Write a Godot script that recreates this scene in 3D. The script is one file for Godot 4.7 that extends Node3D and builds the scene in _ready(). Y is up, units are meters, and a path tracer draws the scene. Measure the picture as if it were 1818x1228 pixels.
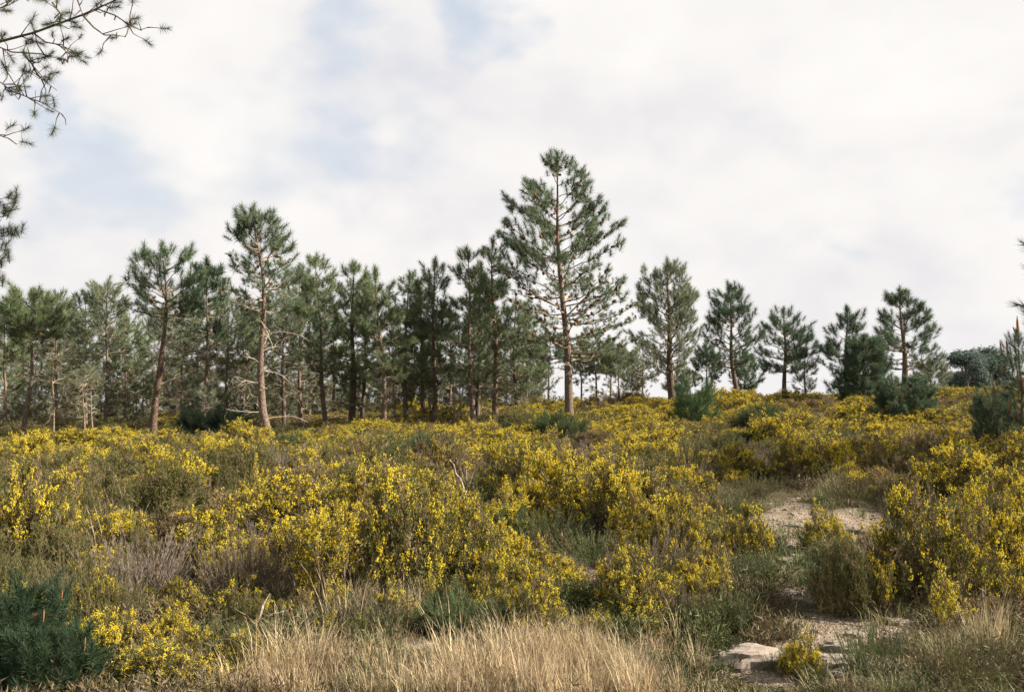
extends Node3D
# A heath hillside covered with flowering gorse and heather, maritime pines along its brow, under a broken cloudy sky.
# x to the east, -z uphill; "d" is metres uphill from where one stands. Everything is placed on ground_y(x, d).

const SLOPE := [Vector2(0, 0), Vector2(6, 0), Vector2(10, 0.35), Vector2(14, 0.78), Vector2(20, 1.3), Vector2(26, 1.75), Vector2(32, 2.2), Vector2(40, 2.75), Vector2(50, 3.25), Vector2(54, 3.3), Vector2(60, 2.9), Vector2(80, 0.5), Vector2(120, -5), Vector2(300, -20), Vector2(900, -30)]
const UP := Vector3.UP

var rng := RandomNumberGenerator.new()
var used := {}
var mats := {}
var bumps := FastNoiseLite.new()
var patchy := FastNoiseLite.new()
var tufts := {}
var gorse_kinds := []
var heather_kinds := []
var landmarks := []


# ---------------------------------------------------------------- mesh building
class Mesher:
	var v := PackedVector3Array()
	var n := PackedVector3Array()
	var c := PackedColorArray()
	var i := PackedInt32Array()
	var smooth := false

	func tri(a: Vector3, b: Vector3, e: Vector3, col: Color) -> void:
		var k := v.size()
		v.push_back(a); v.push_back(b); v.push_back(e)
		c.push_back(col); c.push_back(col); c.push_back(col)
		i.push_back(k); i.push_back(k + 1); i.push_back(k + 2)

	func blade(p: Vector3, tip: Vector3, side: Vector3, col: Color, col_tip: Color) -> void:
		var k := v.size()
		v.push_back(p - side); v.push_back(p + side); v.push_back(tip)
		c.push_back(col); c.push_back(col); c.push_back(col_tip)
		i.push_back(k); i.push_back(k + 1); i.push_back(k + 2)

	func tube(pts: Array, rad: Array, sides: int, col: Color, col2: Color) -> void:
		var k := v.size()
		var m := pts.size()
		var t: Vector3 = (pts[1] - pts[0]).normalized()
		var u := t.cross(Vector3(0.31, 0.2, 0.93)).normalized()
		for j in m:
			if j > 0:
				t = (pts[j] - pts[j - 1]).normalized()
				u = (u - t * u.dot(t)).normalized()
			var w := t.cross(u)
			var cc := col.lerp(col2, float(j) / (m - 1))
			for s in sides:
				var a := TAU * s / sides
				var o := u * cos(a) + w * sin(a)
				v.push_back(pts[j] + o * rad[j])
				c.push_back(cc)
				if smooth:
					n.push_back(o)
		for j in m - 1:
			for s in sides:
				var a := k + j * sides + s
				var b := k + j * sides + (s + 1) % sides
				i.push_back(a); i.push_back(a + sides); i.push_back(b)
				i.push_back(b); i.push_back(a + sides); i.push_back(b + sides)

	func done(m: Material) -> ArrayMesh:
		var am := ArrayMesh.new()
		if i.is_empty():
			return am
		var a := []
		a.resize(Mesh.ARRAY_MAX)
		a[Mesh.ARRAY_VERTEX] = v
		a[Mesh.ARRAY_COLOR] = c
		a[Mesh.ARRAY_INDEX] = i
		if smooth:
			a[Mesh.ARRAY_NORMAL] = n
		am.add_surface_from_arrays(Mesh.PRIMITIVE_TRIANGLES, a)
		am.surface_set_material(0, m)
		return am


# ---------------------------------------------------------------- naming and tagging
func numbered(called: String) -> String:
	var k: int = used.get(called, 0)
	used[called] = k + 1
	return called if k == 0 else "%s_%03d" % [called, k]

func thing(called: String, label: String, category: String, at: Vector3, group := "") -> Node3D:
	var o := Node3D.new()
	o.name = numbered(called)
	o.position = at
	tag(o, label, category, group)
	add_child(o, true)
	return o

func tag(o: Node3D, label: String, category: String, group := "") -> void:
	o.set_meta("label", label)
	o.set_meta("category", category)
	if group:
		o.set_meta("group", group)

func part(called: String, m: Mesh, parent: Node3D) -> MeshInstance3D:
	var o := MeshInstance3D.new()
	o.name = called
	o.mesh = m
	parent.add_child(o, true)
	return o

func many(called: String, m: Mesh, where: Array, tints: Array, parent: Node3D) -> MultiMeshInstance3D:
	var mm := MultiMesh.new()
	mm.transform_format = MultiMesh.TRANSFORM_3D
	mm.use_colors = true
	mm.mesh = m
	mm.instance_count = where.size()
	for k in where.size():
		mm.set_instance_transform(k, where[k])
		mm.set_instance_color(k, tints[k])
	var o := MultiMeshInstance3D.new()
	o.name = called
	o.multimesh = mm
	o.set_meta("kind", "stuff")
	parent.add_child(o, true)
	return o


# ---------------------------------------------------------------- ground
func ground_y(x: float, d: float) -> float:
	d = maxf(d, 0.0)
	var y: float = SLOPE[-1].y
	for k in SLOPE.size() - 1:
		var a: Vector2 = SLOPE[k]
		var b: Vector2 = SLOPE[k + 1]
		if d <= b.x:
			y = a.y + (b.y - a.y) * (d - a.x) / (b.x - a.x)
			break
	return y + 0.033 * clampf(x, -45, 45) * minf(1.0, d / 40.0)

func relief(x: float, d: float) -> float:
	return ground_y(x, d) + bumps.get_noise_2d(x, d) * 0.16 * smoothstep(4.0, 9.0, d) + bumps.get_noise_2d(x * 6.0 + 40.0, d * 6.0) * 0.035

func on_ground(x: float, d: float, sink := 0.0) -> Vector3:
	return Vector3(x, relief(x, d) - sink, -d)

func rnd(a: float, b: float) -> float:
	return rng.randf_range(a, b)

func ball() -> Vector3:
	var a := rnd(0, TAU)
	var z := rnd(-1, 1)
	var r := sqrt(1 - z * z)
	return Vector3(r * cos(a), z, r * sin(a))

func tone(c: Color, spread: float) -> Color:
	var k := 1.0 + rnd(-spread, spread)
	return Color(c.r * k * (1.0 + rnd(-0.08, 0.08)), c.g * k, c.b * k * (1.0 + rnd(-0.08, 0.08)))


# ---------------------------------------------------------------- materials
func noise_texture(seed_: int, freq: float, a: Color, b: Color, size := 512, octaves := 5) -> NoiseTexture2D:
	var f := FastNoiseLite.new()
	f.seed = seed_
	f.frequency = freq
	f.fractal_octaves = octaves
	f.noise_type = FastNoiseLite.TYPE_SIMPLEX
	var t := NoiseTexture2D.new()
	t.width = size
	t.height = size
	t.seamless = true
	t.noise = f
	var g := Gradient.new()
	g.set_color(0, a)
	g.set_color(1, b)
	t.color_ramp = g
	return t

func leafy(called: String, rough := 0.6, through := 0.0, spec := 0.3) -> StandardMaterial3D:
	var m := StandardMaterial3D.new()
	m.resource_name = called
	m.vertex_color_use_as_albedo = true
	m.roughness = rough
	m.metallic_specular = spec
	m.cull_mode = BaseMaterial3D.CULL_DISABLED
	if through > 0.0:
		m.backlight_enabled = true
		m.backlight = Color(through, through, through).linear_to_srgb()
	mats[called] = m
	return m

func make_materials() -> void:
	leafy("needle", 0.6, 0.6, 0.2)
	leafy("spine", 0.65, 0.3, 0.25)
	leafy("petal", 0.6, 0.5, 0.2)
	leafy("straw", 0.6, 0.45, 0.3)
	leafy("twig", 0.85, 0.0, 0.2)
	var bark := leafy("bark", 0.92, 0.0, 0.2)
	bark.albedo_texture = noise_texture(3, 0.02, Color(0.5, 0.46, 0.44), Color(1, 1, 1), 512, 4)
	bark.uv1_triplanar = true
	bark.uv1_scale = Vector3(2.6, 0.8, 2.6)
	bark.heightmap_enabled = true
	bark.heightmap_texture = noise_texture(9, 0.03, Color.BLACK, Color.WHITE, 512, 4)
	bark.heightmap_scale = 2.5
	var soil := leafy("soil", 0.95, 0.0, 0.2)
	soil.cull_mode = BaseMaterial3D.CULL_BACK
	soil.albedo_texture = noise_texture(5, 0.03, Color(0.55, 0.52, 0.5), Color(1, 1, 1), 1024, 6)
	soil.uv1_triplanar = true
	soil.uv1_world_triplanar = true
	soil.uv1_scale = Vector3(0.7, 0.7, 0.7)
	soil.heightmap_enabled = true
	soil.heightmap_texture = noise_texture(6, 0.05, Color.BLACK, Color.WHITE, 1024, 6)
	soil.heightmap_scale = 4.0
	var stone := leafy("stone", 0.9, 0.0, 0.25)
	stone.albedo_texture = noise_texture(12, 0.04, Color(0.72, 0.68, 0.65), Color(1, 1, 1), 512, 6)
	stone.uv1_triplanar = true
	stone.uv1_scale = Vector3(2, 2, 2)
	stone.heightmap_enabled = true
	stone.heightmap_texture = noise_texture(13, 0.06, Color.BLACK, Color.WHITE, 512, 6)
	stone.heightmap_scale = 2.0


# ---------------------------------------------------------------- sky
func sky_towards(az: float, el: float) -> Vector3:   # degrees east of the way uphill, degrees up
	var a := deg_to_rad(az)
	var e := deg_to_rad(el)
	return Vector3(sin(a) * cos(e), sin(e), -cos(a) * cos(e))

func make_sky() -> PanoramaSkyMaterial:
	var w := 2400
	var h := 1200
	var im := Image.create(w, h, false, Image.FORMAT_RGBF)
	var big := FastNoiseLite.new()
	big.seed = 21; big.frequency = 1.5; big.fractal_octaves = 6; big.fractal_gain = 0.55
	var veil := FastNoiseLite.new()
	veil.seed = 33; veil.frequency = 2.6; veil.fractal_octaves = 6; veil.fractal_gain = 0.55
	var puff := FastNoiseLite.new()
	puff.seed = 8; puff.frequency = 4.0; puff.fractal_octaves = 5; puff.fractal_gain = 0.5
	# openings between the clouds: azimuth, elevation, half width, half height, depth
	var gaps := []
	for g in [
		[-8.53, 20.32, 3.39, 0.59],
		[-11.47, 22.49, 2.58, 0.34],
		[-8.8, 16.99, 1.94, 0.38],
		[-17.92, 19.32, 2.26, 0.34],
		[-25.48, 15.31, 4.19, 0.64],
		[-22.07, 13.07, 2.9, 0.51],
		[-26.68, 12.33, 2.9, 0.47],
		[-2.64, 24.19, 1.94, 0.51],
		[0.7, 24.5, 1.61, 0.38],
		[3.37, 24.26, 1.45, 0.34],
		[26.77, 13.17, 2.58, 0.88],
		[19.09, 12.48, 1.45, 0.34],
		[16.45, 18.88, 1.94, 0.3],
		[24.04, 18.6, 1.94, 0.3],
		[-14.76, 15.44, 2.58, 0.34],
		[-14.27, 20.53, 1.94, 0.3],
		[-27.16, 17.05, 2.26, 0.51],
		[18.14, 15.18, 1.29, 0.26],
		[27.29, 10.28, 1.94, 0.44],
		[-21.33, 16.06, 1.94, 0.26],
	]:
		gaps.append([sky_towards(g[0], g[1]), g[2], g[3], g[0], g[1]])
	var more := RandomNumberGenerator.new()
	more.seed = 77
	for k in 46:
		var az := more.randf_range(36, 324)
		var el := more.randf_range(6, 75)
		gaps.append([sky_towards(az, el), more.randf_range(2.5, 7.0), more.randf_range(0.2, 0.42), az, el])
	var low := Color(0.86, 0.85, 0.87)
	for y in h:
		var el := 90.0 - 180.0 * (y + 0.5) / h
		if el < -2.0:
			im.fill_rect(Rect2i(0, y, w, h - y), Color(0.2, 0.19, 0.16))
			break
		var ce := cos(deg_to_rad(el))
		var se := sin(deg_to_rad(el))
		var near := gaps.filter(func(g): return absf(g[4] - el) < g[1] * 2.6)
		for x in w:
			var a := TAU * (x + 0.5) / w
			var p := Vector3(sin(a) * ce, se, -cos(a) * ce)
			var q := Vector3(p.x, p.y * 1.7, p.z)
			var b := big.get_noise_3dv(q)
			var cover := 1.12 + b * 0.75
			var bent := (p + Vector3(veil.get_noise_3dv(q * 1.4 + Vector3(9, 0, 0)), veil.get_noise_3dv(q * 1.4 + Vector3(0, 9, 0)), veil.get_noise_3dv(q * 1.4 + Vector3(0, 0, 9))) * 0.11).normalized()
			for g in near:
				var dot: float = bent.dot(g[0])
				if dot > 0.9:
					var t: float = acos(minf(dot, 1.0)) * 57.2958 / g[1]
					if t < 2.6:
						cover -= g[2] * exp(-t * t) * (1.0 + b * 1.6)
			var f := veil.get_noise_3dv(q)
			var fine := puff.get_noise_3dv(q * 3.1)
			cover = clampf((cover + f * 0.62 + fine * 0.22 - 0.16) / 0.74, 0.0, 1.0)
			cover = cover * cover * (3 - 2 * cover)
			var body := puff.get_noise_3dv(q) * 0.6 + f * 0.4 + fine * 0.15
			var white := 0.93 + body * 0.15 + b * 0.04
			var grey := clampf(-body * 1.6 - b * 0.4 + 0.1, 0.0, 1.0)
			var cl := Color(white * (1.0 - 0.10 * grey), white * (0.972 - 0.09 * grey), white * (0.955 - 0.02 * grey))
			var blue := Color(0.53, 0.63, 0.765).lerp(Color(0.68, 0.75, 0.83), clampf(1.0 - el / 34.0, 0.0, 1.0))
			var out := blue.lerp(cl, 0.14 + 0.86 * cover)
			out = out.lerp(low, clampf(0.5 - el / 14.0, 0.0, 0.6))
			im.set_pixel(x, y, out * 0.297)
	var m := PanoramaSkyMaterial.new()
	m.panorama = ImageTexture.create_from_image(im)
	return m


# ---------------------------------------------------------------- pines
func tuft(kind: String) -> ArrayMesh:
	if tufts.has(kind):
		return tufts[kind]
	var m := Mesher.new()
	var spec: Array = {"tuft": [64, 0.155, 0.0052, 0.15], "fuzz": [50, 0.14, 0.006, 0.22], "far": [40, 0.16, 0.009, 0.16], "near": [110, 0.17, 0.0026, 0.13], "seedling": [120, 0.13, 0.0028, 0.26]}[kind]
	var axis: float = spec[3]
	for k in spec[0]:
		var t: float = float(k) / spec[0]
		var a: float = k * 2.39996 + rnd(-0.4, 0.4)
		var out := Vector3(cos(a), 0, sin(a))
		var p := Vector3(0, axis * t, 0)
		var lean := lerpf(1.75, 0.3, t) + rnd(-0.25, 0.25)
		var dir := (out * sin(lean) + UP * cos(lean)).normalized()
		var len_: float = spec[1] * rnd(0.75, 1.1)
		var side: Vector3 = dir.cross(ball()).normalized() * spec[2]
		var c := Color(1, 1, 1) * rnd(0.75, 1.2)
		m.blade(p, p + dir * len_ + Vector3(0, -0.12 * len_ * sin(lean), 0), side, c, c * Color(1.05, 1.05, 1.0))
	m.tube([Vector3(0, -0.05, 0), Vector3(0, axis, 0)], [0.008, 0.004], 3, Color(1.6, 0.9, 0.6), Color(1.6, 0.9, 0.6))
	tufts[kind] = m.done(mats.needle)
	return tufts[kind]

func cone_mesh() -> ArrayMesh:
	if not tufts.has("cone"):
		var m := Mesher.new()
		m.tube([Vector3(0, -0.05, 0), Vector3(0, -0.03, 0), Vector3(0, 0.02, 0), Vector3(0, 0.07, 0)], [0.008, 0.032, 0.03, 0.004], 6, Color(0.1, 0.06, 0.035), Color(0.14, 0.09, 0.05))
		tufts["cone"] = m.done(mats.twig)
	return tufts["cone"]

func candle_mesh() -> ArrayMesh:
	if not tufts.has("candle"):
		var m := Mesher.new()
		m.tube([Vector3(0, -0.02, 0), Vector3(0, 0.08, 0), Vector3(0, 0.22, 0), Vector3(0, 0.3, 0)], [0.016, 0.02, 0.015, 0.003], 6, Color(0.22, 0.095, 0.05), Color(0.3, 0.16, 0.08))
		tufts["candle"] = m.done(mats.twig)
	return tufts["candle"]

func frame(at: Vector3, dir: Vector3, s: float) -> Transform3D:
	var y := dir.normalized()
	var x := y.cross(Vector3(0.3, 0.1, 0.95)).normalized()
	var b := Basis(x, y, x.cross(y)).rotated(y, rnd(0, TAU))
	return Transform3D(b.scaled(Vector3(s, s, s)), at)

func along(pts: Array, t: float) -> Vector3:
	var f := clampf(t, 0, 0.9999) * (pts.size() - 1)
	var k := int(f)
	return pts[k].lerp(pts[k + 1], f - k)

# s: x, d, h (height), cb (share of the height where live branches start), rad, lean (offset at shares of the height), whorls, per (branches in a whorl),
# dens, tint, kind (of tuft), size (of tuft), thick (trunk radius), dome (roundness of the crown), dead (bare branches below), split (each branch a part)
func pine(called: String, label: String, s: Dictionary) -> Node3D:
	rng.seed = hash("%s %.2f %.2f" % [called, s.x, s.d])
	var base := on_ground(s.x, s.d, 0.08)
	var root := thing(called, label, s.get("category", "pine tree"), base, s.get("group", ""))
	landmarks.append([Vector2(s.x, s.d), s.get("short", "")])
	var h: float = s.h
	var cb: float = s.cb
	var rad: float = s.rad
	var thick: float = s.get("thick", 0.011 * h + 0.025)
	var lean: Array = s.get("lean", [[0.0, 0.0], [1.0, rnd(-0.05, 0.05) * h]])
	var wob := rnd(0, TAU)
	var trunk := []
	var radii := []
	for k in 15:
		var t := k / 14.0
		var x := 0.0
		for j in lean.size() - 1:
			if t >= lean[j][0]:
				x = lerpf(lean[j][1], lean[j + 1][1], smoothstep(0, 1, (t - lean[j][0]) / (lean[j + 1][0] - lean[j][0])) * 0.5 + 0.5 * (t - lean[j][0]) / (lean[j + 1][0] - lean[j][0]))
		trunk.append(Vector3(x + sin(t * 9.0 + wob) * 0.006 * h, t * h, cos(t * 7.0 + wob) * 0.01 * h * t))
		radii.append(thick * (pow(1.0 - t, 1.05) * 0.92 + 0.08) * (1.25 if k == 0 else 1.0))
	var bc: Color = s.get("bark", Color(0.26, 0.21, 0.175))
	var dead_c: Color = s.get("dead_bark", Color(0.36, 0.31, 0.25))
	var tm := Mesher.new()
	tm.smooth = true
	tm.tube(trunk, radii, 11, bc, bc * Color(1.1, 0.95, 0.85))
	part("trunk", tm.done(mats.bark), root)
	var split: bool = s.get("split", false)
	var sides := 5 if split else 3
	var joined := Mesher.new()
	var joined_dead := Mesher.new()
	var where := []
	var tints := []
	var cones := []
	var cone_tints := []
	var candles := []
	var candle_tints := []
	var tint: Color = s.get("tint", Color(0.06, 0.08, 0.045))
	var dens: float = s.get("dens", 1.0)
	var size: float = s.get("size", 1.0)
	var whorls: int = s.get("whorls", 14)
	var per: int = s.get("per", 5)
	var dome: float = s.get("dome", 0.75)
	var rise: float = s.get("rise", 1.0)
	var turn := rnd(0, TAU)
	var gappy: float = s.get("gappy", 0.12)
	var top := along(trunk, 1.0)
	for wi in whorls:
		turn += 2.4
		for b in per:
			if rng.randf() < gappy:
				continue
			# the end of the branch lies on the crown's dome, its root lower on the trunk
			var u := clampf((wi + rnd(-0.5, 0.7)) / whorls, 0.0, 1.0)
			var width := minf(1.0, s.get("waist", 0.62) + u * 1.5) * pow(maxf(1.0 - pow(u, s.get("round", 2.2)), 0.0), dome)
			var len_: float = rad * width * rnd(s.get("vary", 0.55), 1.12) + 0.12
			var v := cb + (1.0 - cb) * u
			var climb: float = len_ * lerpf(s.get("low_rise", 0.12), s.get("high_rise", 0.9), u) * rise * rnd(0.6, 1.3)
			var a := turn + TAU * b / per + rnd(-0.55, 0.55)
			var out := Vector3(cos(a), 0, sin(a))
			var vo := clampf(v - climb / h, cb * 0.75, 0.985)
			var o := along(trunk, vo)
			var end := along(trunk, minf(v, 1.0))
			end = Vector3(o.x, end.y, o.z) + out * len_
			var ctrl := o.lerp(end, 0.5) + Vector3(0, -0.14 * len_ * rnd(0.2, 1.6), 0) + ball() * 0.07 * len_
			var pts := []
			for k in 7:
				var f := k / 6.0
				pts.append(o * (1 - f) * (1 - f) + ctrl * 2 * f * (1 - f) + end * f * f + (ball() * 0.022 * len_ if k > 0 else Vector3.ZERO))
			var br: float = minf(thick * 0.4 * (1.0 - 0.7 * v), 0.009 + len_ * 0.0135) * s.get("limb", 1.0)
			var m := Mesher.new() if split else joined
			m.tube(pts, [br, br * 0.9, br * 0.78, br * 0.64, br * 0.5, br * 0.36, br * 0.22], sides, bc * 0.85, bc * 0.8)
			var live := dens * lerpf(s.get("low_dens", 0.5), 1.0, smoothstep(0.1, 0.62, u))
			var step := 0.2 * sqrt(size)
			var n := int(len_ / step) + 2
			for k in n:
				var f := 1.0 - pow(float(k) / n, 1.2) * 0.8
				var q := along(pts, f)
				var dir := (along(pts, f + 0.1) - along(pts, f - 0.1)).normalized()
				var lat := dir.cross(UP).normalized() * (1.0 if k % 2 else -1.0)
				var tl := minf(0.14 + 0.5 * (1.0 - f) * len_ * rnd(0.35, 1.0), 0.8)
				var td := (dir * 0.75 + lat * rnd(0.3, 0.95) + UP * rnd(-0.1, 0.6)).normalized()
				if k == 0:
					td = (dir + UP * 0.4).normalized()
					tl = 0.1
				var tip := q + td * tl
				var mid := q + td * tl * 0.5 + Vector3(0, -0.06 * tl, 0)
				var twig_r := maxf(0.0035, br * 0.26)
				m.tube([q, mid, tip], [twig_r, twig_r * 0.8, twig_r * 0.5], 3, bc * 0.7, bc * 0.75)
				if rng.randf() < live:
					var nt := 1 + int(rng.randf() * s.get("clump", 2.3) * minf(live, 1.3))
					for j in nt:
						var tj := (td + ball() * (0.75 if j else 0.2) + UP * 0.45).normalized()
						where.append(frame(tip + ball() * (0.16 * size if j else 0.0) - tj * 0.06 * size, tj, size * rnd(0.75, 1.15)))
						tints.append(tone(tint, 0.25))
				else:
					for j in int((1.6 + tl * 6.0) * s.get("mini", 1.0) + rng.randf()):
						var tj := (td + ball() * 0.9 + UP * 0.3).normalized()
						where.append(frame(q + td * tl * rnd(0.3, 1.0) + ball() * 0.1, tj, size * rnd(0.28, 0.55)))
						tints.append(tone(tint, 0.3))
				if rng.randf() < s.get("cones", 0.05):
					cones.append(frame(q + ball() * 0.06, td + ball(), rnd(0.9, 1.7)))
					cone_tints.append(Color(1, 1, 1))
				if rng.randf() < s.get("candle", 0.0):
					candles.append(frame(tip + td * 0.1, UP + td * 0.15, rnd(0.5, 1.0) * s.get("candle_size", 0.6)))
					candle_tints.append(Color(1, 1, 1) * rnd(0.8, 1.2))
			if split:
				part("branch", m.done(mats.twig), root)
	# leader
	for k in 5:
		where.append(frame(along(trunk, 0.99 - 0.012 * k) , UP + ball() * 0.35, size * rnd(0.8, 1.1)))
		tints.append(tone(tint, 0.2))
	if s.get("candle", 0.0) > 0.0:
		for k in 4:
			candles.append(frame(along(trunk, 0.995), UP + ball() * 0.25 * k, (1.35 if k == 0 else 0.75) * s.get("candle_size", 0.6)))
			candle_tints.append(Color(1, 1, 1))
	# dead limbs under the crown: bare, pale, dividing into thin twigs
	var dead: int = s.get("dead", 0)
	for k in dead:
		var t := lerpf(s.get("dead_from", 0.12), cb + (1 - cb) * 0.15, (k + rng.randf()) / dead)
		var a := rnd(0, TAU)
		var out := Vector3(cos(a), 0, sin(a))
		var len_: float = rad * rnd(0.35, 1.0) * s.get("dead_len", 0.85)
		var o := along(trunk, t)
		var pts := [o]
		var p := o
		var e := rnd(0.1, 0.85)
		for j in 5:
			e += rnd(-0.32, 0.06)
			p += (out.rotated(UP, rnd(-0.2, 0.2)) * cos(e) + UP * sin(e)) * len_ / 5.0
			pts.append(p)
		var br: float = minf(0.02, 0.006 + len_ * 0.0065) * s.get("dead_thick", 1.0)
		var m := Mesher.new() if split else joined_dead
		m.tube(pts, [br, br * 0.9, br * 0.75, br * 0.6, br * 0.45, br * 0.25], 4, dead_c * 0.9, dead_c)
		for j in int(len_ * s.get("dead_twigs", 9.0)):
			var f := rnd(0.25, 1.0)
			var q := along(pts, f)
			var dir := (along(pts, f + 0.1) - along(pts, f - 0.1)).normalized()
			var td := (dir * 0.6 + ball() * 0.8 + Vector3(0, -0.1, 0)).normalized()
			var tl := rnd(0.12, 0.45) * minf(1.0, len_)
			m.tube([q, q + td * tl * 0.6, q + (td + ball() * 0.3) * tl], [0.005, 0.004, 0.002], 3, dead_c * 0.8, dead_c * 0.95)
			if rng.randf() < s.get("dead_fuzz", 0.0):
				where.append(frame(q + td * tl, td + UP * 0.2, size * rnd(0.4, 0.8)))
				tints.append(tone(s.get("fuzz_tint", Color(0.12, 0.115, 0.065)), 0.3))
		if split:
			part("dead_branch", m.done(mats.twig), root)
	if not split:
		part("branch", joined.done(mats.twig), root).set_meta("kind", "stuff")
		if dead:
			part("dead_branch", joined_dead.done(mats.twig), root).set_meta("kind", "stuff")
	many("crown", tuft(s.get("kind", "tuft")), where, tints, root)
	if cones.size():
		many("cones", cone_mesh(), cones, cone_tints, root)
	if candles.size():
		many("shoots", candle_mesh(), candles, candle_tints, root)
	return root


# ---------------------------------------------------------------- gorse, heather, grass
# A gorse bush as [stems, foliage, flowers], about 1 m high and 2 m across.
func gorse_kind(seed_: int, bloom: float, upright: float, n_stems: int, green: float, tall := 1.0, dry_share := 0.14) -> Array:
	rng.seed = seed_
	var stems := Mesher.new()
	var leaves := Mesher.new()
	var petals := Mesher.new()
	var clump := FastNoiseLite.new()
	clump.seed = seed_
	clump.frequency = 2.3
	clump.fractal_octaves = 2
	for k in n_stems:
		var a := rnd(0, TAU)
		var tilt := lerpf(0.05, lerpf(1.42, 0.5, upright), pow(rng.randf(), 0.6))
		var out := Vector3(cos(a), 0, sin(a))
		var dome := 0.92 + 0.5 * clump.get_noise_3dv(out * 0.35 * sin(tilt))
		var p := out.rotated(UP, rnd(-1, 1)) * rnd(0.0, 0.4)
		var goal := Vector3(out.x * sin(tilt) * 1.02, maxf(cos(tilt), 0.12) * tall, out.z * sin(tilt) * 1.02) * dome * rnd(0.8, 1.02)
		var ctrl := p.lerp(goal, 0.5) + Vector3(0, rnd(-0.02, 0.16), 0) + ball() * 0.1
		var pts := []
		for j in 6:
			var f := j / 5.0
			pts.append(p * (1 - f) * (1 - f) + ctrl * 2 * f * (1 - f) + goal * f * f + (ball() * 0.025 if j > 0 else Vector3.ZERO))
		var bare := Color(0.16, 0.115, 0.075) * rnd(0.7, 1.6)
		stems.tube(pts, [0.014, 0.012, 0.010, 0.008, 0.006, 0.004], 4, bare, bare * Color(0.8, 0.85, 0.7))
		for bi in 3 + int(2 * (1 - upright)):
			var f0 := rnd(0.35, 0.9)
			var o := along(pts, f0)
			var sdir := (along(pts, f0 + 0.1) - along(pts, f0 - 0.1)).normalized()
			var bl := rnd(0.16, 0.42) * lerpf(1.2, 0.8, f0)
			var bdir := (sdir * 0.6 + ball() * 0.75 + UP * 0.16 + goal.normalized() * 0.4).normalized()
			if bi == 0:
				o = along(pts, 0.86)
				bdir = (sdir + UP * 0.25 + ball() * 0.2).normalized()
				bl = rnd(0.15, lerpf(0.24, 0.5, upright))
			var bend := (bdir + ball() * 0.55 + UP * 0.1).normalized()
			var bp := [o, o + bdir * bl * 0.5, o + bdir * bl * 0.5 + bend * bl * 0.5]
			stems.tube(bp, [0.006, 0.005, 0.003], 3, bare, bare * Color(0.8, 0.9, 0.6))
			var dry := rng.randf() < dry_share
			var brown := Color(0.15, 0.11, 0.06) if rng.randf() < 0.6 else Color(0.2, 0.155, 0.1)
			var fresh := tone(Color(0.125, 0.11, 0.036).lerp(Color(0.06, 0.088, 0.03), green * rnd(0.4, 1.4)), 0.25)
			for j in int(bl / 0.03) + 3:
				var t := lerpf(0.12, 1.0, rng.randf())
				var q := along(bp, t)
				var dir: Vector3 = (bp[2] - bp[0]).normalized()
				var sd := (dir * rnd(0.4, 1.0) + ball() * 0.8 + UP * 0.2).normalized()
				var sl := rnd(0.05, 0.14)
				var tip := q + sd * sl
				stems.blade(q, tip, sd.cross(ball()).normalized() * 0.0035, brown, brown)
				var inside_ := q.length() < 0.55 and q.y < 0.55
				var g := tone(brown if dry or (inside_ and rng.randf() < 0.75) else fresh, 0.3)
				for x in int(sl / 0.0095):
					var o2 := q + sd * sl * rng.randf()
					var nd := (sd * 0.6 + ball()).normalized()
					leaves.blade(o2, o2 + nd * rnd(0.018, 0.042), nd.cross(ball()).normalized() * 0.0055, g, g * Color(1.2, 1.15, 1.1))
				if dry or q.length() < 0.5 or bloom <= 0.0:
					continue
				var cl := clump.get_noise_3dv(q * 1.5) * 2.0 + q.y * 0.3 / tall + rnd(-0.25, 0.25)
				if cl > lerpf(0.9, -0.17, bloom):
					var y := Color(0.76, 0.655, 0.06) if rng.randf() > 0.2 else Color(0.7, 0.54, 0.04)
					for x in rng.randi_range(4, 9):
						var fo := q + sd * sl * rnd(0.5, 1.05) + ball() * 0.02
						var yy := tone(y, 0.12)
						var up := (ball() + sd * 0.4).normalized() * rnd(0.007, 0.0115)
						var s1 := up.cross(ball()).normalized() * rnd(0.0055, 0.0095)
						var s2 := up.cross(s1).normalized() * rnd(0.0055, 0.0095)
						petals.tri(fo - s1 - up * 0.6, fo + s1 - up * 0.6, fo + up * 1.3, yy)
						petals.tri(fo - s2 - up * 0.4, fo + s2 - up * 0.4, fo + up * 1.1, yy)
						petals.tri(fo - s1 * 1.2 + s2, fo + s1 * 1.2 + s2, fo - s2 * 1.3 + up * 0.5, yy * Color(1.05, 1.0, 1.0))
	return [stems.done(mats.twig), leaves.done(mats.spine), petals.done(mats.petal)]

func gorse_parts(root: Node3D, kind: int) -> void:
	var g: Array = gorse_kinds[kind]
	part("stems", g[0], root)
	part("foliage", g[1], root)
	if g[2].get_surface_count():
		part("flowers", g[2], root)

func gorse(label: String, x: float, d: float, h: float, r: float, kind: int, group := "", short := "") -> Node3D:
	var o := thing("gorse_bush", label, "gorse bush", on_ground(x, d, 0.05), group)
	o.scale = Vector3(r, h / (2.0 if kind == 15 else 1.0), r)
	o.rotation.y = fposmod(x * 37.1 + d * 11.7, TAU)
	gorse_parts(o, kind)
	if short:
		landmarks.append([Vector2(x, d), short])
	return o

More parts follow.
